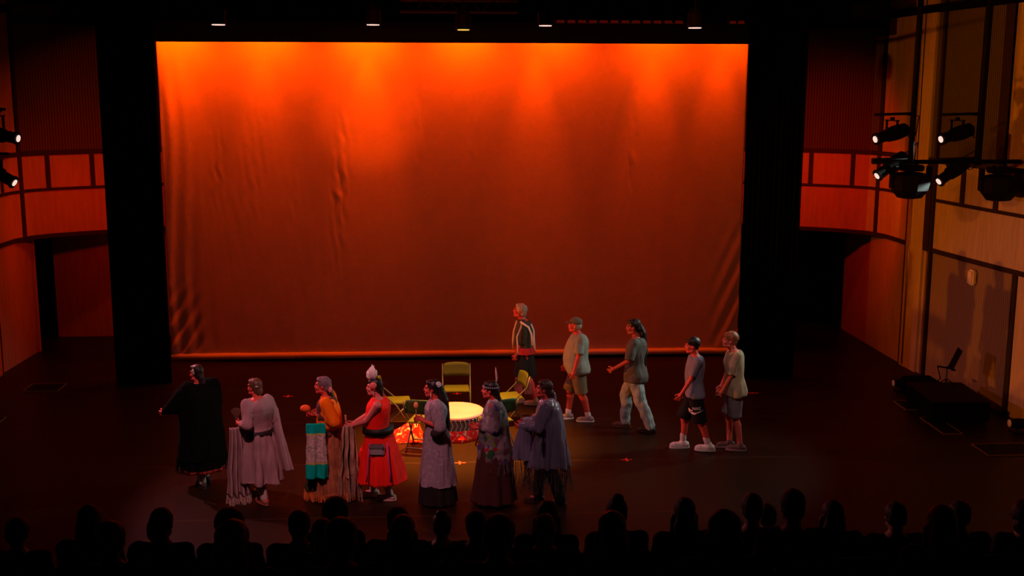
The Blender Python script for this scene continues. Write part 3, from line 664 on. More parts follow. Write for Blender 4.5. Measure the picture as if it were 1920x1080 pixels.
        for j in range(N):
            t = 2*PI*j/N; lx = math.sin(t)*(.046*k+c*.9)*(1.0+.10*math.cos(t)); ly = math.cos(t)*.145*k+(c*math.cos(t)); w = Vector((u.y, -u.x, 0))
            p = A+u*(.055*k+ly)+w*lx; r1.append(bm.verts.new((p.x, p.y, Z+.001))); r2.append(bm.verts.new((p.x, p.y, Z+.022+c)))
        bridge(bm, r1, r2); bm.faces.new(r1[::-1]); bm.faces.new(r2); bmesh.ops.recalc_face_normals(bm, faces=bm.faces[:])
        link('sole', bm, sole or m, o, False); return o
    def tee(s, m, off=.022, bottom=.90, sleeve=.75, name='shirt', amp=.010, flare=.05, soff=.02, wide=1.02):
        bm = bmesh.new(); s.torso(bm, off, bottom, 1.475, wide, flare)
        for i in (0, 1):
            e = s.sho[i].lerp(s.elb[i], min(1, sleeve)); a0 = s.P(-.08 if i == 0 else .08, -.01, 1.40); capsule(bm, a0, s.sho[i] if sleeve > .2 else a0.lerp(s.sho[i], .45), .062*s.k, (.055+soff*.6)*s.k*s.build**.5)
            if sleeve > .2: (cone if sleeve <= 1 else capsule)(bm, s.sho[i], e, (.052+soff)*s.k*s.build**.5, (.050+soff)*s.k*s.build**.5)
            if sleeve > 1: cone(bm, s.elb[i], s.elb[i].lerp(s.wri[i], sleeve-1), (.048+soff)*s.k, (.048+soff)*s.k)
        return merged(name, bm, m, s.root, .012, 2, folds(amp*2.0, 7, 3.2, s.H*50))
    def shorts(s, m, hem=.9, off=.035, name='shorts', amp=.007):
        bm = bmesh.new(); s.torso(bm, .014, .86, 1.03)
        for i in (0, 1):
            kn = s.hip[i].lerp(s.knee[i], hem); cone(bm, s.hip[i]+Vector((0, 0, -.02)), kn, (.105*s.build**.5)*s.k, (.062*s.build**.5+off)*s.k)
        return merged(name, bm, m, s.root, .011, 2, folds(amp*2, 8, 3, 3))
    def trousers(s, m, off=.022, name='trousers', amp=.008, upto=.97):
        bm = bmesh.new(); s.torso(bm, .014, .86, 1.03)
        for i in (0, 1): s.leg(bm, i, (.094, .062, .050), off, upto)
        return merged(name, bm, m, s.root, .011, 2, folds(amp*2.2, 9, 7, 9))
    def skirt(s, m, z0=.08, z1=1.02, r1=(.17, .13), r0=(.30, .28), name='skirt', fold=.06, n=9, amp=.006, cy0=0.0, ph=0.0, cx0=0.0):
        bm = bmesh.new(); R = []; N = 14
        for i in range(N+1):
            t = i/N; z = z1+(z0-z1)*t; e = t**.8; c = s.P(0, 0, z); y = c.y+(cy0*s.k)*e
            R.append((c.x+cx0*e, y, max(c.z, .012), (r1[0]+(r0[0]-r1[0])*e)*s.k, (r1[1]+(r0[1]-r1[1])*e)*s.k, fold*t, n, ph))
        R.append((R[-1][0], R[-1][1], R[-1][2]+.02, R[-1][3]*.92, R[-1][4]*.92, fold, n, ph))
        loft(bm, R[::-1], 96); return merged(name, bm, m, s.root, .012, 1, folds(amp*1.8, 12, 1.0, ph))
    def hair(s, m, shapes, name='hair', voxel=.008, amp=.004):
        bm = bmesh.new()
        for q in shapes:
            if q[0] == 'e': ellipsoid(bm, s.h(*q[1]), tuple(v*s.k for v in q[2]), s.hr, 18)
            else: capsule(bm, s.h(*q[1]), s.h(*q[2]), q[3]*s.k, q[4]*s.k, 12)
        return merged(name, bm, m, s.root, voxel, 1, folds(amp, 30, 12, 2))
    def fringe(s, pts, length, m, name='fringe', r=.004, sway=.03, jit=.3, seed=1):
        """many thin strands hanging from a polyline of points, one mesh"""
        rnd = random.Random(seed); bm = bmesh.new()
        for p in pts:
            p = Vector(p); L = length*(1-jit*rnd.random()); dx, dy = rnd.uniform(-sway, sway), rnd.uniform(-sway, sway)
            tube(bm, [p, p+Vector((dx*.3, dy*.3, -L*.5)), p+Vector((dx, dy, -L))], r, 4)
        return link(name, bm, m, s.root)
def arc(c, rx, ry, a0, a1, n, z):
    return [(c[0]+rx*math.cos(math.radians(a0+(a1-a0)*i/(n-1))), c[1]+ry*math.sin(math.radians(a0+(a1-a0)*i/(n-1))), z) for i in range(n)]
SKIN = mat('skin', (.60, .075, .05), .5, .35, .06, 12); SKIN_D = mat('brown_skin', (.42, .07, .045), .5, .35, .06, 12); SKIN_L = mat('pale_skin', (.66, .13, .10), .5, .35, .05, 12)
EYE = mat('eye_dark', (.03, .02, .02), .2, .6)
HAIR_B = mat('black_hair', (.012, .009, .008), .45, .4, .3, 40, bump=.4, bscale=120)
HAIR_BR = mat('brown_hair', (.10, .045, .025), .5, .4, .3, 40, bump=.4, bscale=120)
HAIR_RED = mat('reddish_hair', (.30, .10, .04), .5, .4, .3, 40, bump=.4, bscale=120)
HAIR_G = mat('grey_hair', (.42, .36, .27), .5, .4, .3, 40, bump=.4, bscale=120)
BASIC = [('e', (0, -.022, .035), (.084, .100, .100)), ('e', (0, -.06, -.02), (.072, .060, .075)), ('e', (0, .028, .080), (.072, .062, .040))]
def pony(r=.035, L=.62, back=-.12):
    return [('c', (0, -.10, .01), (0, back-.03, -.10), r*.9, r*1.1), ('c', (0, back-.03, -.10), (0, back-.06, -.38), r*1.1, r*.85), ('c', (0, back-.06, -.38), (0, back-.05, -.20-L), r*.85, r*.4)]

# ---- man in the cap
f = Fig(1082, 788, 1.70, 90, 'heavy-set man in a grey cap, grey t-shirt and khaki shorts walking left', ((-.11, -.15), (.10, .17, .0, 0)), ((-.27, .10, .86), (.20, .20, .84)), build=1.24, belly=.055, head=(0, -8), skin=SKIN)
f.body(curls=(.7, .9)); f.tee(mat('grey_tshirt', (.30, .32, .27), .85, .1, bump=.1), .030, .84, .82, amp=.008, flare=.10); f.shorts(mat('khaki_shorts', (.16, .13, .08), .9, .1), 1.02, .045)
WSH = mat('white_sneaker', (.62, .50, .50), .5, .3); WS2 = mat('pale_sole', (.72, .62, .60), .5)
for i in (0, 1):
    f.shoe(i, mat('greyish_sneaker', (.26, .19, .19), .6), WS2, .006, 'sneaker')
    bm = bmesh.new(); capsule(bm, f.ank[i], f.ank[i].lerp(f.knee[i], .16), .048*f.k, .050*f.k); link('sock', bm, WSH, f.root, True)
f.hair(HAIR_G, [('e', (0, -.03, .0), (.081, .090, .080))])
CAPM = mat('grey_cap', (.16, .13, .09), .85, .1)
bm = bmesh.new(); ellipsoid(bm, f.h(0, -.012, .055), (.088*f.k, .108*f.k, .085*f.k), f.hr, 24)
for v in list(bm.verts):
    if (f.hr.inverted() @ (v.co-f.hc)).z < .03*f.k: v.co += f.hr @ Vector((0, 0, .03*f.k-(f.hr.inverted() @ (v.co-f.hc)).z))
cap = link('cap', bm, CAPM, f.root, True)
bm = bmesh.new(); N = 20; a = []; b = []
for j in range(N+1):
    t = PI*j/N; p = (math.cos(t)*.078, .075+math.sin(t)*.095, .040-.012*math.cos(t)**2*0-.10*(math.sin(t)*.095)); a.append(bm.verts.new(f.h(*p))); b.append(bm.verts.new(f.h(p[0], p[1], p[2]+.006)))
bm.faces.new(a); bm.faces.new(b[::-1])
for j in range(N): bm.faces.new((a[j], b[j], b[j+1], a[j+1]))
link('cap_brim', bm, CAPM, cap)

# ---- man in jeans with the long ponytail
f = Fig(1190, 805, 1.80, 68, 'man in a dark button shirt and pale jeans with a waist-long black ponytail', ((-.12, -.24, 0, 0), (.08, .20)), ((-.27, .27, 1.03), (.34, -.06, .82)), build=1.08, head=(14, 0), skin=SKIN_D, sh=.20)
f.body(curls=(.8, .4)); f.tee(mat('dark_grey_shirt', (.105, .09, .078), .7, .25, bump=.1), .026, .80, .95, amp=.012, flare=.10); f.trousers(mat('pale_jeans', (.30, .36, .36), .85, .1, .25, 5, bump=.2, bscale=40), .026)
f.hair(HAIR_B, BASIC+pony(.050, .68)); 
for i in (0, 1): f.shoe(i, mat('brown_boot', (.12, .05, .035), .5) if i else mat('black_boot', (.015, .012, .012), .5), None, .004, 'shoe')

# ---- boy in black shorts with the logo
f = Fig(1299, 843, 1.72, 84, 'boy in a blue-grey t-shirt and long black shorts with chunky white sneakers', ((-.08, -.20, 0, 0), (.09, .17)), ((-.20, .27, .82), (.22, .12, .84)), build=.98, head=(0, -4), skin=SKIN, sh=.18)
f.body(curls=(.6, .6)); f.tee(mat('blue_grey_tshirt', (.20, .20, .27), .85, .1, bump=.1), .026, .86, .85, amp=.009, flare=.06)
sh = f.shorts(mat('black_shorts', (.010, .010, .011), .8, .15), 1.08, .056, amp=.003)
f.hair(HAIR_B, [('e', (0, -.018, .050), (.088, .104, .095)), ('e', (0, .045, .068), (.078, .058, .045)), ('e', (0, -.055, .0), (.076, .05, .06))])
for i in (0, 1):
    f.shoe(i, WS2, WS2, .012, 'sneaker'); bm = bmesh.new(); capsule(bm, f.ank[i], f.ank[i].lerp(f.knee[i], .28), .046*f.k, .050*f.k); link('sock', bm, mat('white_sock', (.6, .5, .48), .9), f.root, True)
bvh = BVHTree.FromPolygons([v.co for v in sh.data.vertices], [p.vertices for p in sh.data.polygons])
def decal(polys, c, u, v, scale, name, m, parent, bvh, dirn):
    """flat outline laid on the cloth: each vertex dropped on the surface, then given thickness"""
    bm = bmesh.new(); D = Vector(dirn)
    for P in polys:
        vs = [bm.verts.new((x, y, 0)) for x, y in P]; 
        try: bm.faces.new(vs)
        except ValueError: pass
    bmesh.ops.triangulate(bm, faces=bm.faces[:]); bmesh.ops.subdivide_edges(bm, edges=bm.edges[:], cuts=1, use_grid_fill=False)
    for vv in bm.verts:
        q = Vector(c)+Vector(u)*vv.co.x*scale+Vector(v)*vv.co.y*scale; h = bvh.ray_cast(q-D*.6, D)
        vv.co = (h[0] if h[0] else q)-D*.006
    o = link(name, bm, m, parent); md = o.modifiers.new('t', 'SOLIDIFY'); md.thickness = .003; md.offset = 0; return o
top = [(-1, .05), (-.93, -.25), (-.72, -.42), (-.45, -.40), (-.1, -.25), (1.15, .36)]; botm = [(1.15, .36), (0, .03), (-.35, -.07), (-.6, -.10), (-.72, -.02), (-.72, .12), (-.62, .36)]
WL = mat('white_print', (.75, .66, .66), .7); kn = (f.hip[0]+f.knee[0])/2
D = Vector((1, .12, 0)).normalized(); U = (f.knee[0]-f.hip[0]).normalized()
c = f.hip[0].lerp(f.knee[0], .66)+Vector((-.1, .03, 0))
poly = [(-1, .30), (-1.02, -.02), (-.85, -.32), (-.55, -.42), (-.2, -.33), (1.25, .45), (-.1, .02), (-.45, -.06), (-.66, .0), (-.72, .14), (-.66, .34)]
decal([[(-x, y) for x, y in poly]], c, (0, 1, 0.0), (0, .0, 1), .084, 'logo', WL, sh, bvh, D)
tc_ = bpy.data.curves.new('word', 'FONT'); tc_.body = 'NIKE'; tc_.size = 1.0; to = bpy.data.objects.new('word', tc_); COL.objects.link(to)
dg = bpy.context.evaluated_depsgraph_get(); dg.update(); tm = bpy.data.meshes.new_from_object(to.evaluated_get(dg)); bpy.data.objects.remove(to)
for v in tm.vertices:
    x, y = v.co.x, v.co.y; q = c+Vector((0, .062-x*.056, .036+y*.060+(x*.004))); h = bvh.ray_cast(q-D*.6, D); v.co = (h[0] if h[0] else q)-D*.006
tm.materials.clear(); tm.materials.append(WL); w_ = bpy.data.objects.new('logo_lettering', tm); COL.objects.link(w_); w_.parent = sh
md = w_.modifiers.new('t', 'SOLIDIFY'); md.thickness = .003; md.offset = 0

# ---- tall boy at the right end
f = Fig(1374, 841, 1.78, 84, 'tall red-haired boy in a beige t-shirt and grey shorts, last in line', ((-.08, -.06, 0, 0), (.08, .07)), ((-.22, .25, .85), (.20, .18, .86)), build=.97, head=(0, -12), lean=.06, skin=SKIN_L, sh=.18)
f.body(curls=(1.2, .8)); f.tee(mat('beige_tshirt', (.46, .38, .24), .85, .1, bump=.1), .034, .82, .98, amp=.013, flare=.06); f.shorts(mat('grey_shorts', (.20, .17, .20), .85, .15), .98, .040)
f.hair(HAIR_RED, [('e', (0, -.014, .048), (.090, .108, .095)), ('e', (0, .048, .060), (.080, .060, .046)), ('e', (0, -.05, .0), (.080, .055, .06))])
for i in (0, 1): f.shoe(i, mat('brown_sneaker', (.14, .07, .07), .6), mat('pinkish_sole', (.35, .20, .20), .6), .004, 'sneaker')

# ---- grey-haired dancer at the back
f = Fig(984, 757, 1.74, 84, 'grey-haired man in a dark ribbon shirt with white ribbons and red sash', ((-.09, -.16, 0, 0), (.09, .12)), ((-.16, .15, .86), (.20, .02, .86)), build=1.02, head=(0, -14), lean=.05, skin=SKIN)
f.body(curls=(.9, .6)); RS = f.tee(mat('dark_ribbon_shirt', (.055, .05, .035), .7, .3, bump=.1), .034, .99, 1.15, amp=.014, flare=.05, soff=.03)
bm = bmesh.new(); f.torso(bm, .058, .91, 1.02); link('sash', bm, mat('red_sash', (.62, .03, .03), .7), f.root, True)
f.skirt(mat('black_breechcloth', (.015, .02, .016), .8), .50, .95, (.17, .14), (.20, .20), 'breechcloth', .07, 7)
bm = bmesh.new()
for i in (0, 1): capsule(bm, f.hip[i].lerp(f.knee[i], .55), f.knee[i], .085, .075)
f.hair(HAIR_G, BASIC+[('c', (0, -.09, -.02), (0, -.12, -.16), .022, .022), ('c', (0, -.12, -.16), (0, -.13, -.30), .022, .012)])
bm.free()
RW = mat('white_ribbon', (.85, .85, .80), .5, .4); RY = mat('yellow_ribbon', (.80, .62, .28), .5, .3)
bv = BVHTree.FromPolygons([v.co for v in RS.data.vertices], [p.vertices for p in RS.data.polygons])
def ribbon(pts, w, m, par, name='ribbon'):
    bm = bmesh.new(); prev = None
    P = [Vector(p) for p in pts]
    for i, p in enumerate(P):
        d = (P[min(i+1, len(P)-1)]-P[max(i-1, 0)]).normalized(); X = d.cross(Vector((1, .3, 0))).normalized(); a = bm.verts.new(p-X*w/2); b = bm.verts.new(p+X*w/2)
        if prev: bm.faces.new((prev[0], prev[1], b, a))
        prev = (a, b)
    o = link(name, bm, m, par, True); md = o.modifiers.new('t', 'SOLIDIFY'); md.thickness = .004; md.offset = 0; return o
S0 = f.sho[0]; E0 = f.elb[0]
for q, w, m_ in (([S0+Vector((-.03, .06, .055)), S0+Vector((-.085, .0, .03)), S0+Vector((-.095, -.08, -.02)), S0+Vector((-.09, -.13, -.14)), S0+Vector((-.085, -.15, -.34))], .030, RW),
                ([S0+Vector((-.03, .03, .060)), S0+Vector((-.085, .04, -.02)), E0+Vector((-.085, .07, .08)), E0+Vector((-.08, .06, -.06)), E0+Vector((-.07, .05, -.22))], .026, RW),
                ([S0+Vector((-.02, -.12, .02)), S0+Vector((.0, -.165, -.10)), S0+Vector((0, -.17, -.25)), S0+Vector((.0, -.19, -.44))], .030, RW)):
    ribbon(q, w, m_, RS)
for x in (-.05, .05): ribbon([f.P(x, -.02, 1.50), f.P(x*1.6, .115, 1.43), f.P(x*1.6, .165, 1.28), f.P(x*1.4, .185, 1.12), f.P(x, .19, .98)], .05, RY, RS)
for i in (0, 1):
    f.shoe(i, mat('moccasin', (.35, .22, .14), .8), None, .002, 'moccasin')
    bm = bmesh.new(); capsule(bm, f.knee[i]+Vector((0, 0, .03)), f.knee[i].lerp(f.ank[i], .22), .066, .060); link('knee_band', bm, mat('pink_knee_band', (.75, .20, .20), .8), f.root, True)
    a = f.knee[i].lerp(f.ank[i], .2); f.fringe(arc((a.x, a.y), .062, .062, 0, 350, 26, a.z), .24, mat('long_shin_fringe', (.45, .20, .16), .8), 'fringe', .004, .02, .2, i)

# ---- women in the front row
# 1 black shawl
BL = mat('black_shawl', (.003, .0035, .003), .95, .05); BSK = mat('black_skirt', (.006, .006, .006), .9, .05)
f = Fig(382, 908, 1.66, 42, 'woman wrapped in a wide black fringed shawl, first in line at the left', ((-.09, -.10, 0, 0), (.09, .12)), ((-.40, .30, 1.10), (.22, .30, 1.10)), build=1.1, head=(10, 0), skin=SKIN)
f.body(curls=(.9, .9))
bm = bmesh.new(); R = []
for z, rx, ry in ((.42, .36, .30), (.60, .35, .29), (.85, .32, .26), (1.10, .31, .24), (1.28, .32, .22), (1.38, .29, .19), (1.45, .21, .13), (1.50, .10, .09)):
    c = f.P(0, -.0, z); R.append((c.x, c.y, c.z, rx*f.k, ry*f.k, .03 if z < 1.3 else 0, 8, 1))
loft(bm, R, 72)
for i in (0, 1): capsule(bm, f.sho[i], f.elb[i], .12, .12); capsule(bm, f.elb[i], f.elb[i].lerp(f.wri[i], .75), .11, .07)
shw = merged('shawl', bm, BL, f.root, .014, 2, folds(.016, 8, 1.4, 5))
f.skirt(BSK, .24, 1.0, (.2, .17), (.33, .30), fold=.05)
f.fringe(arc((0, f.P(0, 0, .42).y), .345, .285, 0, 354, 100, .42+f.dz), .20, BL, 'fringe', .004, .03, .3, 3)
RH = mat('red_hem_trim', (.20, .008, .006), .7)
bm = bmesh.new(); c = f.P(0, 0, .25); R = [(c.x, c.y, c.z-.005, .325, .295, .05, 9, 0), (c.x, c.y, c.z+.035, .318, .290, .05, 9, 0)]; loft(bm, R, 96); link('hem_band', bm, RH, f.root, True)
f.hair(HAIR_B, BASIC+[('c', (0, -.09, -.05), (0, -.13, -.25), .05, .04)])
bm = bmesh.new(); ellipsoid(bm, f.h(-.07, -.02, .03), (.022, .03, .045)); link('hair_ornament', bm, mat('grey_beadwork', (.40, .36, .28), .5), f.root, True)
LEG = mat('cream_leather', (.50, .40, .36), .8)
for i in (0, 1): f.shoe(i, mat('dark_moccasin', (.04, .03, .03), .8), None, .002, 'moccasin'); bm = bmesh.new(); capsule(bm, f.ank[i], f.ank[i].lerp(f.knee[i], .55), .050, .064); link('legging', bm, LEG, f.root, True)

# 2 grey robe
f = Fig(490, 937, 1.63, 48, 'brown-haired woman in a long pale grey wrap dress with a dark belt', ((-.10, -.16, 0, 0), (.09, .16)), ((-.22, .14, 1.14), (.18, .20, 1.10)), build=1.14, head=(10, -4), skin=SKIN)
GR = mat('grey_dress_cloth', (.35, .225, .235), .85, .15, .08)
f.body(curls=(1.0, 1.0)); f.tee(GR, .036, .92, 1.55, 'dress_top', .012, .02, .024)
f.skirt(GR, .30, 1.06, (.185, .155), (.27, .30), 'dress_skirt', .13, 7, .016, -.04)
bm = bmesh.new(); c0 = f.P(0, 0, 1.0)
loft(bm, [(c0.x, c0.y, c0.z-.05, .205, .175), (c0.x, c0.y, c0.z+.04, .20, .17)], 48); link('belt', bm, mat('dark_belt', (.02, .015, .015), .7), f.root, True)
# hanging back panel of the robe
bm = bmesh.new(); E = f.elb[1]
for k_ in (0,):
    loft(bm, [(E.x+.10, E.y-.10, .36, .07, .10, .12, 5, 1), (E.x+.05, E.y-.06, .70, .06, .09, .10, 5, 1), (E.x+.01, E.y-.02, 1.0, .05, .07, .05, 5, 1), (E.x, E.y, 1.2, .05, .06)], 48)
merged('hanging_sleeve', bm, GR, f.root, .010, 1, folds(.008, 14, 1, 8))
f.hair(HAIR_BR, BASIC+[('e', (0, -.085, -.045), (.058, .045, .06))])
bm = bmesh.new(); ellipsoid(bm, f.h(-.045, -.085, .035), (.03, .02, .012)); link('hair_clip', bm, mat('silver_clip', (.6, .55, .55), .3, .6), f.root, True)
for i in (0, 1): f.shoe(i, mat('red_brown_moccasin', (.42, .12, .08), .8), None, .004, 'moccasin'); bm = bmesh.new(); capsule(bm, f.ank[i], f.ank[i].lerp(f.knee[i], .7), .052, .068); link('legging', bm, LEG, f.root, True)
P2 = f
def hung_cloth(name, top, width_dir, width, length, m, label, cat='shawl', folds_n=7, depth=.03, fr=None, frl=.25, flare=1.25, thick=.012, bulge=.0, rag=.0):
    """cloth hanging from a bar-like fold over an arm: two layers joined by thickness, with pleats; fringe as a child"""
    top = Vector(top); w = Vector(width_dir).normalized(); n = Vector((-w.y, w.x, 0)); nu, nv = 44, 34; bm = bmesh.new(); V = []
    for j in range(nv+1):
        t = j/nv; row = []
        for i in range(nu+1):
            u = i/nu-.5; ww = width*(1+(flare-1)*t); d = depth*(.4+t)*(math.sin(u*folds_n*2*PI+t*1.2+2*noise.noise(Vector((u*3, t*2, length*9))))+.8*noise.noise(Vector((u*6, t*3, length*5))))+bulge*math.sin(PI*t)
            ww *= 1+.18*noise.noise(Vector((t*4, length*7, 0))); z = top.z-length*t*(1+rag*noise.noise(Vector((u*5, length*11, 2)))); p = Vector((top.x, top.y, 0))+w*u*ww+n*d
            if z < .02: p += -n*0+w*(-.0)+Vector((0, 0, 0))
            row.append(bm.verts.new((p.x, p.y, max(z, .012))))
        V.append(row)
    for j in range(nv):
        for i in range(nu): bm.faces.new((V[j][i], V[j][i+1], V[j+1][i+1], V[j+1][i]))
    low = [v.co.copy() for v in V[-1]]; mt = m
    o = link(name, bm, m[0] if isinstance(m, (list, tuple)) else m, None, True); md = o.modifiers.new('t', 'SOLIDIFY'); md.thickness = thick; md.offset = 0
    if isinstance(m, (list, tuple)):
        for q in m[1:]: o.data.materials.append(q)
        for idx, p in enumerate(o.data.polygons):
            t = (idx//nu)/nv; p.material_index = 0 if (t < .16 or t > .72) else 1
            if .16 <= t < .19 or .69 < t <= .72: p.material_index = 2 if len(m) > 2 else 1
    tag(o, label, cat)
    if fr:
        bm = bmesh.new(); rnd = random.Random(5)
        for c in low:
            for q in range(2):
                L = frl*(.7+.3*rnd.random()); a = c+w*rnd.uniform(-.008, .008); z1 = max(.006, a.z-L); e = Vector((a.x+rnd.uniform(-.02, .02), a.y+rnd.uniform(-.02, .02), z1)); tube(bm, [a, a.lerp(e, .5)+n*rnd.uniform(-.01, .01), e], .0035, 4)
        link('fringe', bm, fr, o)
    return o
def Wd(f, p): return f.root.matrix_world @ Vector(p)
bpy.context.view_layer.update()
GS = mat('pale_fringed_shawl', (.36, .24, .245), .85, .15)
wp = Wd(P2, P2.wri[0]); hung_cloth('fringed_shawl', (wp.x-.02, wp.y-.07, wp.z-.03), (1, .35, 0), .20, .90, GS, 'long pale grey shawl hanging over the forearm of the woman in grey', fr=mat('cream_fringe', (.55, .42, .36), .8), frl=.30, folds_n=4, flare=1.5, rag=.14, depth=.04)
bm = bmesh.new(); g = Wd(P2, P2.grip[0]); 
for a in range(9): t = math.radians(-50+a*12); tube(bm, [g, g+Vector((-.03*math.cos(t), .0, .05)), g+Vector((-.02+.09*math.sin(t), .02, .10+.09*math.cos(t)))], .011, 6)
tag(link('feather_fan', bm, mat('dark_feathers', (.10, .05, .035), .7)), 'small dark feather fan held upright by the woman in grey', 'fan')

# 3 orange shawl
f = Fig(618, 934, 1.64, 86, 'woman in a bright orange shawl and long brown fringed skirt', ((-.09, -.10, 0, 0), (.09, .12)), ((-.14, .10, 1.24), (.12, .20, 1.18)), build=1.06, head=(0, -6), skin=SKIN)
f.body(curls=(1.1, 1.0)); f.tee(mat('dark_blouse', (.10, .03, .03), .8), .02, .95, 1.9, 'blouse', .006, .02, .012)
OR = mat('orange_shawl', (1.0, .19, .004), .8, .1, .06)
bm = bmesh.new()
R = [(z, rx, ry, y) for z, rx, ry, y in ((.98, .13, .10, -.02), (1.08, .20, .15, -.03), (1.22, .215, .17, -.02), (1.36, .20, .145, -.01), (1.44, .15, .10, -.01), (1.49, .075, .07, 0))]
loft(bm, [(f.P(0, y, z).x, f.P(0, y, z).y, f.P(0, y, z).z, rx, ry, .02, 6, 2) for z, rx, ry, y in R], 64)
for i in (0, 1): capsule(bm, f.sho[i], f.elb[i], .085, .085); capsule(bm, f.elb[i], f.elb[i].lerp(f.wri[i], .35), .08, .065)
merged('shawl', bm, OR, f.root, .011, 2, folds(.012, 9, 4, 11))
BK = mat('brown_long_skirt', (.36, .13, .06), .85, .1, .35, 9)
f.skirt(BK, .10, 1.02, (.18, .15), (.25, .33), 'skirt', .11, 13, .014, -.05)
f.fringe(arc((0, f.P(0, -.03, .1).y), .25, .35, 0, 356, 110, .13+f.dz), .11, mat('orange_ribbon_hem', (.75, .20, .05), .8), 'hem_fringe', .006, .02, .2, 6)
bm = bmesh.new(); c = f.P(0, -.16, 1.0); ellipsoid(bm, c, (.12, .06, .06)); link('pouch', bm, mat('lilac_pouch', (.35, .25, .38), .7), f.root, True)
f.hair(mat('greyish_hair', (.17, .12, .14), .6, .3, .2, 30), BASIC+[('e', (0, -.075, .0), (.066, .055, .07))])
bm = bmesh.new(); capsule(bm, f.h(0, -.10, -.08), f.h(0, -.16, -.22), .045, .05); capsule(bm, f.h(0, -.16, -.22), f.h(0, -.20, -.40), .05, .028); link('ponytail', bm, HAIR_B, f.root, True)
bm = bmesh.new(); ellipsoid(bm, f.h(-.045, -.115, -.035), (.02, .028, .042)); link('hair_tie', bm, mat('pink_hair_tie', (.75, .30, .30), .6), f.root, True)
for i in (0, 1): f.shoe(i, mat('red_moccasin', (.40, .04, .03), .8), None, .002, 'moccasin')
bpy.context.view_layer.update(); P3 = f
TEAL = mat('teal_cloth', (.0, .48, .38), .8, .1); DOT = pattern_mat('dotted_panel', (.32, .30, .26), (.62, .52, .46), (.55, .40, .40), 55, .25); YEL = mat('yellow_edging', (.55, .50, .10), .8)
wp = Wd(P3, P3.wri[0]); hung_cloth('folded_blanket', (wp.x-.02, wp.y-.15, wp.z-.06), (1, .1, 0), .22, .74, [TEAL, DOT, YEL], 'teal blanket with a dotted pale middle panel hanging before the woman in orange', 'blanket', 2, .018, None, 0, 1.32)
hung_cloth('dark_green_skirt_panel', (wp.x+.0, wp.y-.02, .62), (1, .0, 0), .30, .46, mat('dark_green_cloth', (.045, .055, .02), .85), 'dark green cloth with an orange ribbon edge below the teal blanket', 'shawl', 6, .03, mat('orange_ribbon', (.80, .22, .05), .8), .14, 1.30)
g = Wd(P3, P3.grip[0]); bm = bmesh.new(); tube(bm, [g+Vector((.02, 0, -.05)), g, g+Vector((-.05, 0, .04))], .010, 8); rt = link('rattle', bm, mat('wooden_stick', (.25, .12, .06), .7)); bm = bmesh.new(); ellipsoid(bm, g+Vector((-.10, 0, .06)), (.068, .05, .05)); link('rattle_head', bm, mat('red_orange_gourd', (.95, .12, .02), .6), rt, True)
tag(rt, 'red-orange rattle held out by the woman in the orange shawl', 'rattle')

# 4 red dress
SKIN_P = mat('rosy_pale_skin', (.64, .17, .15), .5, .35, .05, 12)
f = Fig(713, 934, 1.62, 86, 'woman in a bright red sleeveless dress with a white feather plume', ((-.09, -.12, 0, 0), (.09, .14)), ((-.12, .37, 1.10), (.13, .36, 1.08)), build=1.26, head=(4, -4), sh=.245, skin=SKIN_P, belly=.03)
f.body(curls=(1.0, 1.0)); RD = mat('red_dress', (.90, .018, .010), .75, .15, .06)
f.tee(RD, .022, .95, .12, 'dress_top', .008, .0, .012)
f.skirt(RD, .27, 1.04, (.20, .17), (.31, .36), 'dress_skirt', .07, 8, .010, -.02, 2.0)
bm = bmesh.new(); c0 = f.P(0, .01, 1.04); loft(bm, [(c0.x, c0.y, c0.z-.05, .232, .206), (c0.x, c0.y, c0.z+.035, .226, .200)], 48); link('belt', bm, mat('black_belt', (.008, .010, .008), .6), f.root, True)
bm = bmesh.new(); c0 = f.P(-.26, .0, .80); box(bm, c0, (.06, .19, .15), None, .02); pc = link('belt_pouch', bm, mat('grey_print_pouch', (.30, .26, .28), .7), f.root)
bm = bmesh.new(); box(bm, c0+Vector((-.005, 0, .045)), (.066, .20, .06), None, .015); link('pouch_flap', bm, mat('dark_grey_flap', (.16, .13, .15), .7), pc)
for i, x in enumerate((.10, -.14)): ribbon([f.P(-.24, x, .9), f.P(-.30, x*1.15, .7), f.P(-.335, x*1.3, .5), f.P(-.345, x*1.4, .36)], .02, mat('magenta_ribbon', (.65, .04, .20), .6), f.root)
f.hair(HAIR_B, BASIC+[('e', (0, -.085, -.03), (.06, .045, .075)), ('c', (0, -.09, -.06), (0, -.10, -.17), .04, .03)])
bm = bmesh.new(); b0 = f.h(-.03, .03, .10)
for k_ in range(26):
    rnd = random.Random(k_); t = rnd.uniform(-1, 1); L = rnd.uniform(.12, .23)*(1-.5*abs(t)); e = b0+Vector((rnd.uniform(-.035, .035), t*.075, L)); tube(bm, [b0+Vector((0, t*.02, 0)), b0.lerp(e, .5)+Vector((0, t*.02, .01)), e], 0, 6, [.008, .020, .005])
link('feather_plume', bm, mat('white_down_feather', (.9, .78, .76), .9), f.root, True)
bm = bmesh.new(); lathe(bm, [(.001, 0), (.042, .002), (.045, .012), (.03, .02), (.012, .024), (.001, .024)], 24)
bmesh.ops.transform(bm, matrix=Matrix.Translation(f.h(-.086, .01, .045)) @ Matrix.Rotation(-PI/2, 4, 'Y'), verts=bm.verts[:]); link('rosette', bm, mat('pink_rosette', (.9, .22, .20), .6), f.root, True)
for i in (0, 1): f.shoe(i, mat('cream_moccasin', (.62, .44, .38), .8), None, .006, 'moccasin', .62)
bm = bmesh.new(); tube(bm, [f.h(-.085, .0, -.045), f.h(-.09, .0, -.09)], .006, 6); link('earring', bm, mat('silver_earring', (.7, .7, .7), .3, .7), f.root)
bpy.context.view_layer.update(); P4 = f; wp = Wd(P4, P4.wri[0])
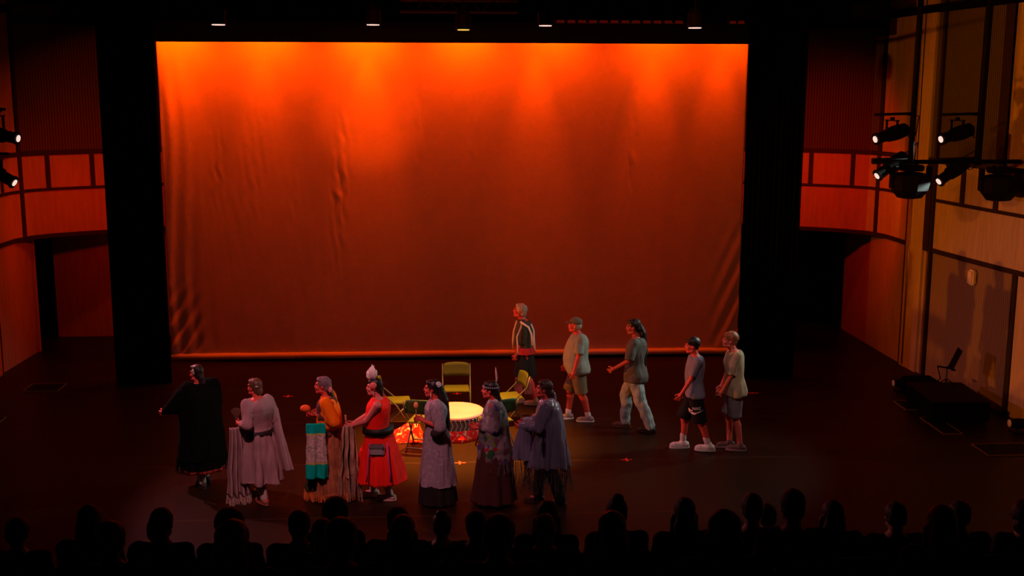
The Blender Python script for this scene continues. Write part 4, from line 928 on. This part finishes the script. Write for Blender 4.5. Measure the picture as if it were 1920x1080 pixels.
hung_cloth('fringed_shawl', (wp.x-.035, wp.y-.04, wp.z+.015), (1, .35, 0), .16, .62, mat('beige_brown_shawl', (.42, .25, .17), .85, .1, .4, 8), 'beige and brown fringed shawl draped over the forearm of the woman in red', fr=mat('beige_fringe', (.45, .28, .20), .8), frl=.34, folds_n=3, flare=1.7, rag=.35, depth=.045)
g = Wd(P4, P4.grip[0]); bm = bmesh.new(); tube(bm, [g+Vector((0, 0, -.05)), g+Vector((-.005, 0, .08)), g+Vector((-.01, 0, .16))], 0, 8, [.010, .010, .016]); tag(link('beaded_wand', bm, mat('beaded_handle', (.6, .32, .18), .6)), 'short beaded wand held upright by the woman in red', 'wand')

# 5 long grey coat, white hair flower
f = Fig(820, 945, 1.66, 86, 'woman in a long mauve-grey patterned robe with a white flower in her waist-long black hair', ((-.09, -.08, 0, 0), (.09, .10)), ((-.15, .16, 1.22), (.13, .20, 1.16)), build=1.06, head=(0, -4), skin=SKIN)
f.root['label'] = 'woman in a long mauve-grey patterned robe, white flower in her waist-long black hair'
MV = pattern_mat('mauve_brocade', (.34, .27, .33), (.40, .32, .38), (.29, .24, .29), 34, .5, .75)
f.body(curls=(.5, .7)); f.tee(MV, .030, .95, 1.25, 'robe_top', .008, .02, .036)
f.skirt(MV, .28, 1.12, (.175, .150), (.225, .26), 'robe_skirt', .05, 6, .008, -.015)
f.skirt(mat('black_long_skirt', (.012, .008, .008), .85), .03, .40, (.20, .22), (.235, .27), 'underskirt', .05, 8, .004, -.01)
bm = bmesh.new(); a = f.elb[0]; ellipsoid(bm, a+Vector((-.0, .04, -.06)), (.062, .10, .07), Matrix.Rotation(-.6, 3, 'X')); link('dark_cuff', bm, mat('dark_sleeve_lining', (.03, .02, .02), .8), f.root, True)
f.hair(HAIR_B, BASIC+[('c', (0, -.10, .02), (0, -.16, -.16), .055, .075), ('c', (0, -.16, -.16), (0, -.21, -.50), .075, .070), ('c', (0, -.21, -.50), (0, -.21, -.78), .070, .03)])
bm = bmesh.new(); c = f.h(-.05, -.085, .075)
for k_ in range(7): t = 2*PI*k_/7; ellipsoid(bm, c+Vector((-.01, .022*math.cos(t), .022*math.sin(t))), (.010, .018, .018), None, 8)
ellipsoid(bm, c+Vector((-.02, 0, 0)), (.01, .012, .012), None, 8); link('hair_flower', bm, mat('white_flower', (.75, .78, .80), .6), f.root, True)
bm = bmesh.new(); tube(bm, [f.h(-.082, .005, -.04), f.h(-.086, .005, -.10)], .006, 6); link('earring', bm, mat('silver_earring2', (.8, .75, .75), .3, .7), f.root)
bpy.context.view_layer.update(); g = Wd(f, f.grip[1]); bm = bmesh.new(); tube(bm, [g+Vector((0, 0, -.08)), g+Vector((0, 0, .17))], .008, 8); dk = link('drumstick', bm, mat('stick_wood', (.35, .2, .1), .6)); bm = bmesh.new(); ellipsoid(bm, g+Vector((0, 0, .20)), (.03, .03, .045)); link('padded_head', bm, mat('orange_padding', (.95, .40, .15), .8), dk, True); tag(dk, 'padded drumstick held upright in front of the woman with the hair flower', 'drumstick')

# 6 beaded shawl, upright feather
f = Fig(926, 945, 1.64, 84, 'woman in a dark multicoloured shawl and long dark skirt with an upright feather', ((-.09, -.08, 0, 0), (.09, .10)), ((-.10, .22, 1.12), (.12, .24, 1.10)), build=1.02, head=(0, -4), skin=SKIN)
f.body(curls=(.9, .9)); f.skirt(mat('dark_red_brown_skirt', (.055, .012, .010), .85), .05, 1.02, (.18, .15), (.27, .32), 'skirt', .07, 8)
def bead_mat():
    m = pattern_mat('floral_shawl', (.15, .12, .14), (.12, .05, .06), (.24, .20, .24), 11, .5, .7)
    nt = m.node_tree; b = nt.nodes['Principled BSDF']; tc = nt.nodes.new('ShaderNodeTexCoord'); v = nt.nodes.new('ShaderNodeTexVoronoi'); v.inputs['Scale'].default_value = 15; nt.links.new(tc.outputs['Object'], v.inputs['Vector'])
    sp = nt.nodes.new('ShaderNodeSeparateColor'); nt.links.new(v.outputs['Color'], sp.inputs[0])
    r = nt.nodes.new('ShaderNodeValToRGB'); r.color_ramp.interpolation = 'CONSTANT'; e = r.color_ramp.elements
    e[0].color = (.34, .02, .03, 1); e[1].position = .25; e[1].color = (.03, .10, .04, 1)
    for p, c in ((.45, (.06, .04, .24, 1)), (.65, (.16, .20, .06, 1)), (.82, (.26, .22, .25, 1))): k = e.new(p); k.color = c
    nt.links.new(sp.outputs[1], r.inputs['Fac'])
    g = nt.nodes.new('ShaderNodeMath'); g.operation = 'GREATER_THAN'; g.inputs[1].default_value = .74; nt.links.new(sp.outputs[0], g.inputs[0])
    old = b.inputs['Base Color'].links[0].from_socket; mx = nt.nodes.new('ShaderNodeMix'); mx.data_type = 'RGBA'; nt.links.new(g.outputs[0], mx.inputs['Factor']); nt.links.new(old, mx.inputs['A']); nt.links.new(r.outputs['Color'], mx.inputs['B']); nt.links.new(mx.outputs['Result'], b.inputs['Base Color']); return m
BE = bead_mat(); bm = bmesh.new()
loft(bm, [(f.P(0, y, z).x, f.P(0, y, z).y, f.P(0, y, z).z, rx, ry, .03, 7, 1) for z, rx, ry, y in ((.62, .20, .22, -.02), (.80, .21, .22, -.02), (1.0, .20, .19, -.01), (1.2, .215, .165, -.01), (1.36, .20, .14, -.01), (1.44, .15, .10, -.01), (1.49, .075, .07, 0))], 72)
for i in (0, 1): capsule(bm, f.sho[i], f.elb[i], .085, .085); capsule(bm, f.elb[i], f.elb[i].lerp(f.wri[i], .7), .08, .05)
merged('shawl', bm, BE, f.root, .011, 2, folds(.012, 9, 2, 21))
bm = bmesh.new(); capsule(bm, f.P(-.05, .04, 1.46), f.P(-.09, .12, 1.26), .045, .04); capsule(bm, f.P(-.05, -.02, 1.47), f.P(-.15, .0, 1.40), .045, .04); capsule(bm, f.P(-.15, .0, 1.40), f.P(-.19, .04, 1.18), .04, .03); merged('scarf', bm, mat('pale_lilac_scarf', (.42, .36, .42), .6), f.root, .01, 2, folds(.006, 20, 5, 2))
f.fringe(arc((0, f.P(0, -.02, .62).y), .20, .22, 0, 355, 70, .63+f.dz), .20, mat('dark_grey_fringe', (.14, .11, .13), .8), 'fringe', .0045, .03, .4, 9)
f.hair(HAIR_B, BASIC+[('c', (0, -.09, .0), (0, -.13, -.2), .045, .045), ('c', (0, -.13, -.2), (0, -.17, -.48), .04, .02)])
bm = bmesh.new(); a = f.h(0, -.075, .06); tube(bm, [a, a+Vector((0, -.015, .10)), a+Vector((0, -.005, .19)), a+Vector((0, .0, .25))], 0, 8, [.004, .013, .011, .002]); link('feather', bm, mat('pale_feather', (.7, .5, .42), .8), f.root, True)
bm = bmesh.new(); 
for k_ in range(24): t = 2*PI*k_/24; ellipsoid(bm, f.h(.082*math.sin(t), -.012+.104*math.cos(t), .045), (.012, .012, .012), None, 6)
link('beaded_headband', bm, mat('grey_blue_beads', (.28, .28, .32), .5), f.root, True)
for i in (0, 1): f.shoe(i, mat('dark_shoe', (.02, .012, .012), .7), None, .002, 'shoe')

# 7 satin shawl
f = Fig(1026, 945, 1.66, 80, 'woman in a shiny purple-grey satin shawl with very long fringe, black trousers', ((-.09, -.16, 0, 0), (.09, .16)), ((-.14, .33, 1.14), (.14, .30, 1.12)), build=1.02, head=(2, -6), skin=SKIN)
f.body(curls=(.9, .9)); f.trousers(mat('black_trousers', (.010, .008, .009), .85), .03)
SA = mat('lilac_grey_satin', (.17, .16, .25), .28, .7, .10, 5); bm = bmesh.new()
loft(bm, [(f.P(0, y, z).x, f.P(0, y, z).y, f.P(0, y, z).z, rx, ry, .05, 8, 1) for z, rx, ry, y in ((.56, .22, .29, .0), (.75, .22, .27, -.01), (1.0, .22, .215, -.01), (1.2, .225, .175, -.01), (1.36, .20, .14, -.01), (1.44, .15, .10, -.01), (1.49, .075, .07, 0))], 96)
for i in (0, 1): capsule(bm, f.sho[i], f.elb[i], .09, .09); capsule(bm, f.elb[i], f.wri[i], .085, .05)
w0 = f.wri[0]; loft(bm, [(w0.x+.02, w0.y+.03, .62, .05, .13, .12, 5, 1), (w0.x+.02, w0.y+.0, .85, .05, .11, .10, 5, 1), (w0.x+.01, w0.y-.04, w0.z+.02, .045, .07)], 48)
merged('shawl', bm, SA, f.root, .010, 2, folds(.030, 13, 1.2, 31))
f.fringe(arc((0, f.P(0, 0, .56).y), .22, .285, 0, 356, 110, .57+f.dz)+[(w0.x+.02+.03*math.cos(t), w0.y+.03+.13*math.sin(t), .63) for t in [x*.25 for x in range(25)]], .42, mat('grey_brown_fringe', (.10, .07, .07), .7), 'fringe', .0028, .07, .35, 12)
bm = bmesh.new(); capsule(bm, f.P(-.05, -.05, 1.48), f.P(-.05, .08, 1.43), .038, .034); capsule(bm, f.P(-.05, -.06, 1.47), f.P(-.13, -.10, 1.38), .042, .034); capsule(bm, f.P(.05, -.06, 1.47), f.P(.05, .07, 1.44), .038, .034); merged('collar', bm, mat('mauve_collar', (.36, .20, .27), .6), f.root, .010, 2)
f.hair(mat('dark_brown_hair', (.04, .018, .014), .5, .4, .3, 40), BASIC+[('e', (0, -.08, -.05), (.07, .06, .075)), ('c', (0, -.10, -.05), (0, -.16, -.26), .05, .03)])
for i in (0, 1): f.shoe(i, mat('dark_brown_shoe', (.05, .025, .02), .6), None, .002, 'shoe')
# ==== AUDIENCE
# raked stalls
SF = mat('dark_carpet', (.012, .010, .010), .95, .05)
def tier(k): return -.20+.365*k
ROWY = lambda k: -10.9-.95*k
bm = bmesh.new()
for k in range(-1, 13):
    y0 = ROWY(k)+.50; h = tier(k) if k >= 0 else -1.1
    if k == -1: y0 = -9.73; h = -1.1
    y1 = ROWY(k+1)+.50; V = [( -10.5, y0), (11.2, y0), (11.2, y1), (-10.5, y1)]
    box(bm, (.3, (y0+y1)/2, (h-2.4)/2), (21.6, y0-y1, h+2.4))
struct(link('floor_stalls', bm, SF))
SEATM = mat('dark_red_plush', (.05, .012, .010), .9, .05, sheen=.2); AUD_CL = mat('dark_clothes', (.02, .017, .017), .9, .05); SK_A = mat('audience_skin', (.30, .16, .11), .6, .2)
def seat_proto():
    o = empty('theatre_seat', (0, 0, 0), 0, 'dark red plush theatre seat facing the stage in the dark stalls', 'seat', 'theatre seats in the dark stalls')
    bm = bmesh.new(); box(bm, (0, .06, .37), (.48, .46, .10), None, .03); link('seat', bm, SEATM, o)
    bm = bmesh.new(); box(bm, (0, -.28, .62), (.50, .08, .62), Matrix.Rotation(.14, 3, 'X'), .035); link('backrest', bm, SEATM, o)
    for s in (-1, 1): bm = bmesh.new(); box(bm, (s*.27, .02, .31), (.045, .42, .62), None, .01); link('armrest', bm, BMETAL, o)
    return o
def person_proto(h, hairs, hm, scale=1.0, w=1.0, sk=None):
    r = empty('person', (0, 0, 0), 0, 'x', 'person', 'seated audience in the dark stalls'); F = Fig.__new__(Fig); F.k = scale; F.H = 1.75*scale; F.build = w; F.belly = 0; F.lean = 0; k = scale
    F.P = lambda x, y, z: Vector((x*k, y*k, z*k-.43*k)); F.hc = F.P(0, .04, 1.63); F.hr = Matrix.Identity(3); F.root = r
    bm = bmesh.new(); F.head_bm(bm); F.torso(bm, 0, .90, 1.5)
    for s in (-1, 1):
        sh = F.P(s*.185, 0, 1.42); e = F.P(s*.24, .06, 1.13); wr = F.P(s*.12, .30, 1.05); capsule(bm, F.P(s*.08, 0, 1.41), sh, .06*k, .055*k); capsule(bm, sh, e, .048*k, .038*k); capsule(bm, e, wr, .038*k, .028*k)
        F.sho = F.elb = None; kn = F.P(s*.13, .42, .97); hp = F.P(s*.09, .0, .97); capsule(bm, hp, kn, .085*k, .06*k); capsule(bm, kn, Vector((s*.13*k, .44*k, .09)), .055*k, .04*k); capsule(bm, Vector((s*.13*k, .42*k, .045)), Vector((s*.14*k, .56*k, .04)), .04*k, .035*k)
        for j in range(4): capsule(bm, wr+Vector((s*-.01, .03, -.01+j*.0)), wr+Vector((-s*.05, .09+.0*j, -.035+.020*j)), .014, .009, 6)
        capsule(bm, wr, wr+Vector((-s*.03, .04, .05)), .014, .010, 6)
    merged('body', bm, sk or SK_A, r, .013, 2)
    bm = bmesh.new(); F.torso(bm, .022, .92, 1.46)
    for s in (-1, 1): sh = F.P(s*.185, 0, 1.42); e = F.P(s*.24, .06, 1.13); wr = F.P(s*.14, .28, 1.06); capsule(bm, F.P(s*.08, 0, 1.41), sh, .075*k, .072*k); capsule(bm, sh, e, .065*k, .055*k); capsule(bm, e, wr, .052*k, .042*k)
    merged('shirt', bm, AUD_CL, r, .016, 2, folds(.008, 8, 4, 3))
    bm = bmesh.new()
    for s in (-1, 1): capsule(bm, F.P(s*.09, .0, .97), F.P(s*.13, .42, .97), .10*k, .075*k); capsule(bm, F.P(s*.13, .42, .97), Vector((s*.13*k, .44*k, .12)), .07*k, .06*k)
    merged('trousers', bm, AUD_CL, r, .016, 2)
    for s in (-1, 1): bm = bmesh.new(); capsule(bm, Vector((s*.13*k, .40*k, .05)), Vector((s*.14*k, .58*k, .045)), .048, .044); link('shoe', bm, BMETAL, r, True)
    F.hair(hm, hairs); return r
H_SHORT = [('e', (0, -.018, .038), (.086, .104, .100)), ('e', (0, -.055, -.01), (.077, .055, .07))]
H_LONG = H_SHORT+[('e', (0, -.065, -.10), (.095, .055, .13)), ('c', (-.075, -.01, -.03), (-.085, -.01, -.17), .035, .03), ('c', (.075, -.01, -.03), (.085, -.01, -.17), .035, .03)]
H_BUN = H_SHORT+[('e', (0, -.06, .14), (.05, .05, .045))]
H_CURL = [('e', (0, -.02, .04), (.115, .125, .12)), ('e', (0, -.06, -.06), (.11, .08, .10))]
HR_A = mat('audience_dark_hair', (.02, .014, .012), .6, .2); HR_B = mat('audience_light_hair', (.16, .09, .06), .55, .25)
PR = {'short': person_proto(0, H_SHORT, HR_A), 'long': person_proto(0, H_LONG, HR_A), 'bun': person_proto(0, H_BUN, HR_A), 'curl': person_proto(0, H_CURL, HR_A), 'light': person_proto(0, H_LONG, HR_B), 'bald': person_proto(0, [('e', (0, -.05, -.01), (.080, .060, .065))], HR_B)}
used = set(); seat0 = seat_proto(); seat_used = []
AUD = [  # head-top pixel, row, kind, label
 (28, 975, 3, 'short', 'audience silhouette with short hair at the bottom left corner'),
 (125, 952, 3, 'long', 'audience silhouette with long hair, second from the left'),
 (205, 1018, 5, 'short', 'larger short-haired silhouette low at the left, its shoulder rimmed red'),
 (236, 958, 3, 'short', 'audience silhouette with short hair below the left curtain'),
 (292, 975, 2, 'bun', 'small silhouette with a hair bun below the left curtain'),
 (378, 962, 3, 'curl', 'silhouette with wide curly hair below the woman in the black shawl'),
 (432, 1018, 6, 'light', 'big light-haired head rimmed dark red, low under the woman in grey'),
 (522, 962, 3, 'short', 'short-haired silhouette just below the feet of the woman in grey'),
 (602, 994, 4, 'bald', 'thin-haired head rimmed dark red below the woman in orange'),
 (628, 940, 2, 'curl', 'wide curly silhouette covering the hem of the woman in orange'),
 (684, 978, 4, 'light', 'light-haired head rimmed dark red below the woman in red'),
 (745, 955, 3, 'short', 'short-haired silhouette just right below the feet of the woman in red'),
 (828, 965, 2, 'bun', 'silhouette with a hair bun below the woman in the mauve robe'),
 (893, 962, 3, 'short', 'short-haired silhouette left of the woman with the upright feather'),
 (965, 945, 3, 'long', 'long-haired silhouette between the two rightmost women'),
 (1022, 976, 4, 'bald', 'thin-haired head rimmed red below the woman in satin'),
 (1122, 938, 3, 'bun', 'silhouette with a topknot right of the woman in satin'),
 (1150, 996, 5, 'light', 'larger light-haired head low, in front of the topknot silhouette'),
 (1250, 938, 3, 'long', 'long-haired silhouette below the boy in black shorts'),
 (1365, 930, 3, 'short', 'short-haired silhouette below the tall red-haired boy'),
 (1440, 948, 2, 'short', 'smaller silhouette between the red-haired boy and the right curtain'),
 (1490, 922, 4, 'short', 'tall short-haired silhouette below the right curtain'),
 (1565, 942, 3, 'long', 'long-haired silhouette right of the tall one'),
 (1648, 946, 3, 'short', 'narrow short-haired silhouette below the upstage end of the right wall'),
 (1745, 944, 3, 'short', 'short-haired silhouette below the black case'),
 (1845, 958, 3, 'curl', 'wide curly silhouette in the lower right corner'),
 (1765, 1038, 5, 'light', 'large light-haired head at the bottom edge, lower right'),
 (640, 1052, 6, 'short', 'large short-haired head at the bottom edge below the woman in orange'),
 (935, 1040, 6, 'short', 'large short-haired head at the bottom edge, centre'),
 (1360, 1035, 6, 'long', 'large long-haired head at the bottom edge, right of centre')]
taken = []
for px, py, row, kind, lab in AUD:
    y = ROWY(row); d = cf+cr2*((px-960)/F_PX)-cu2*((py-540)/F_PX); t = (y+CD)/d.y; x = d.x*t; zt = CH+d.z*t
    base = tier(row); hgt = zt-base; sc = max(.90, min(1.10, hgt/1.325))
    while any(abs(x-q) < .50 and r == row for q, r in taken): x += .05
    taken.append((x, row))
    p = PR[kind]
    if kind in used: c = copy_tree(p)
    else: c = p; used.add(kind)
    c.location = (x, y, base); c.scale = (1, 1, sc); c.rotation_euler = (0, 0, random.uniform(-.12, .12)); c['label'] = lab
    s0 = copy_tree(seat0) if seat_used else seat0; seat_used.append(1); s0.location = (x, y-.02, base)
for k_ in [q for q in PR if q not in used]:
    for ch in list(PR[k_].children): bpy.data.objects.remove(ch)
    bpy.data.objects.remove(PR[k_])
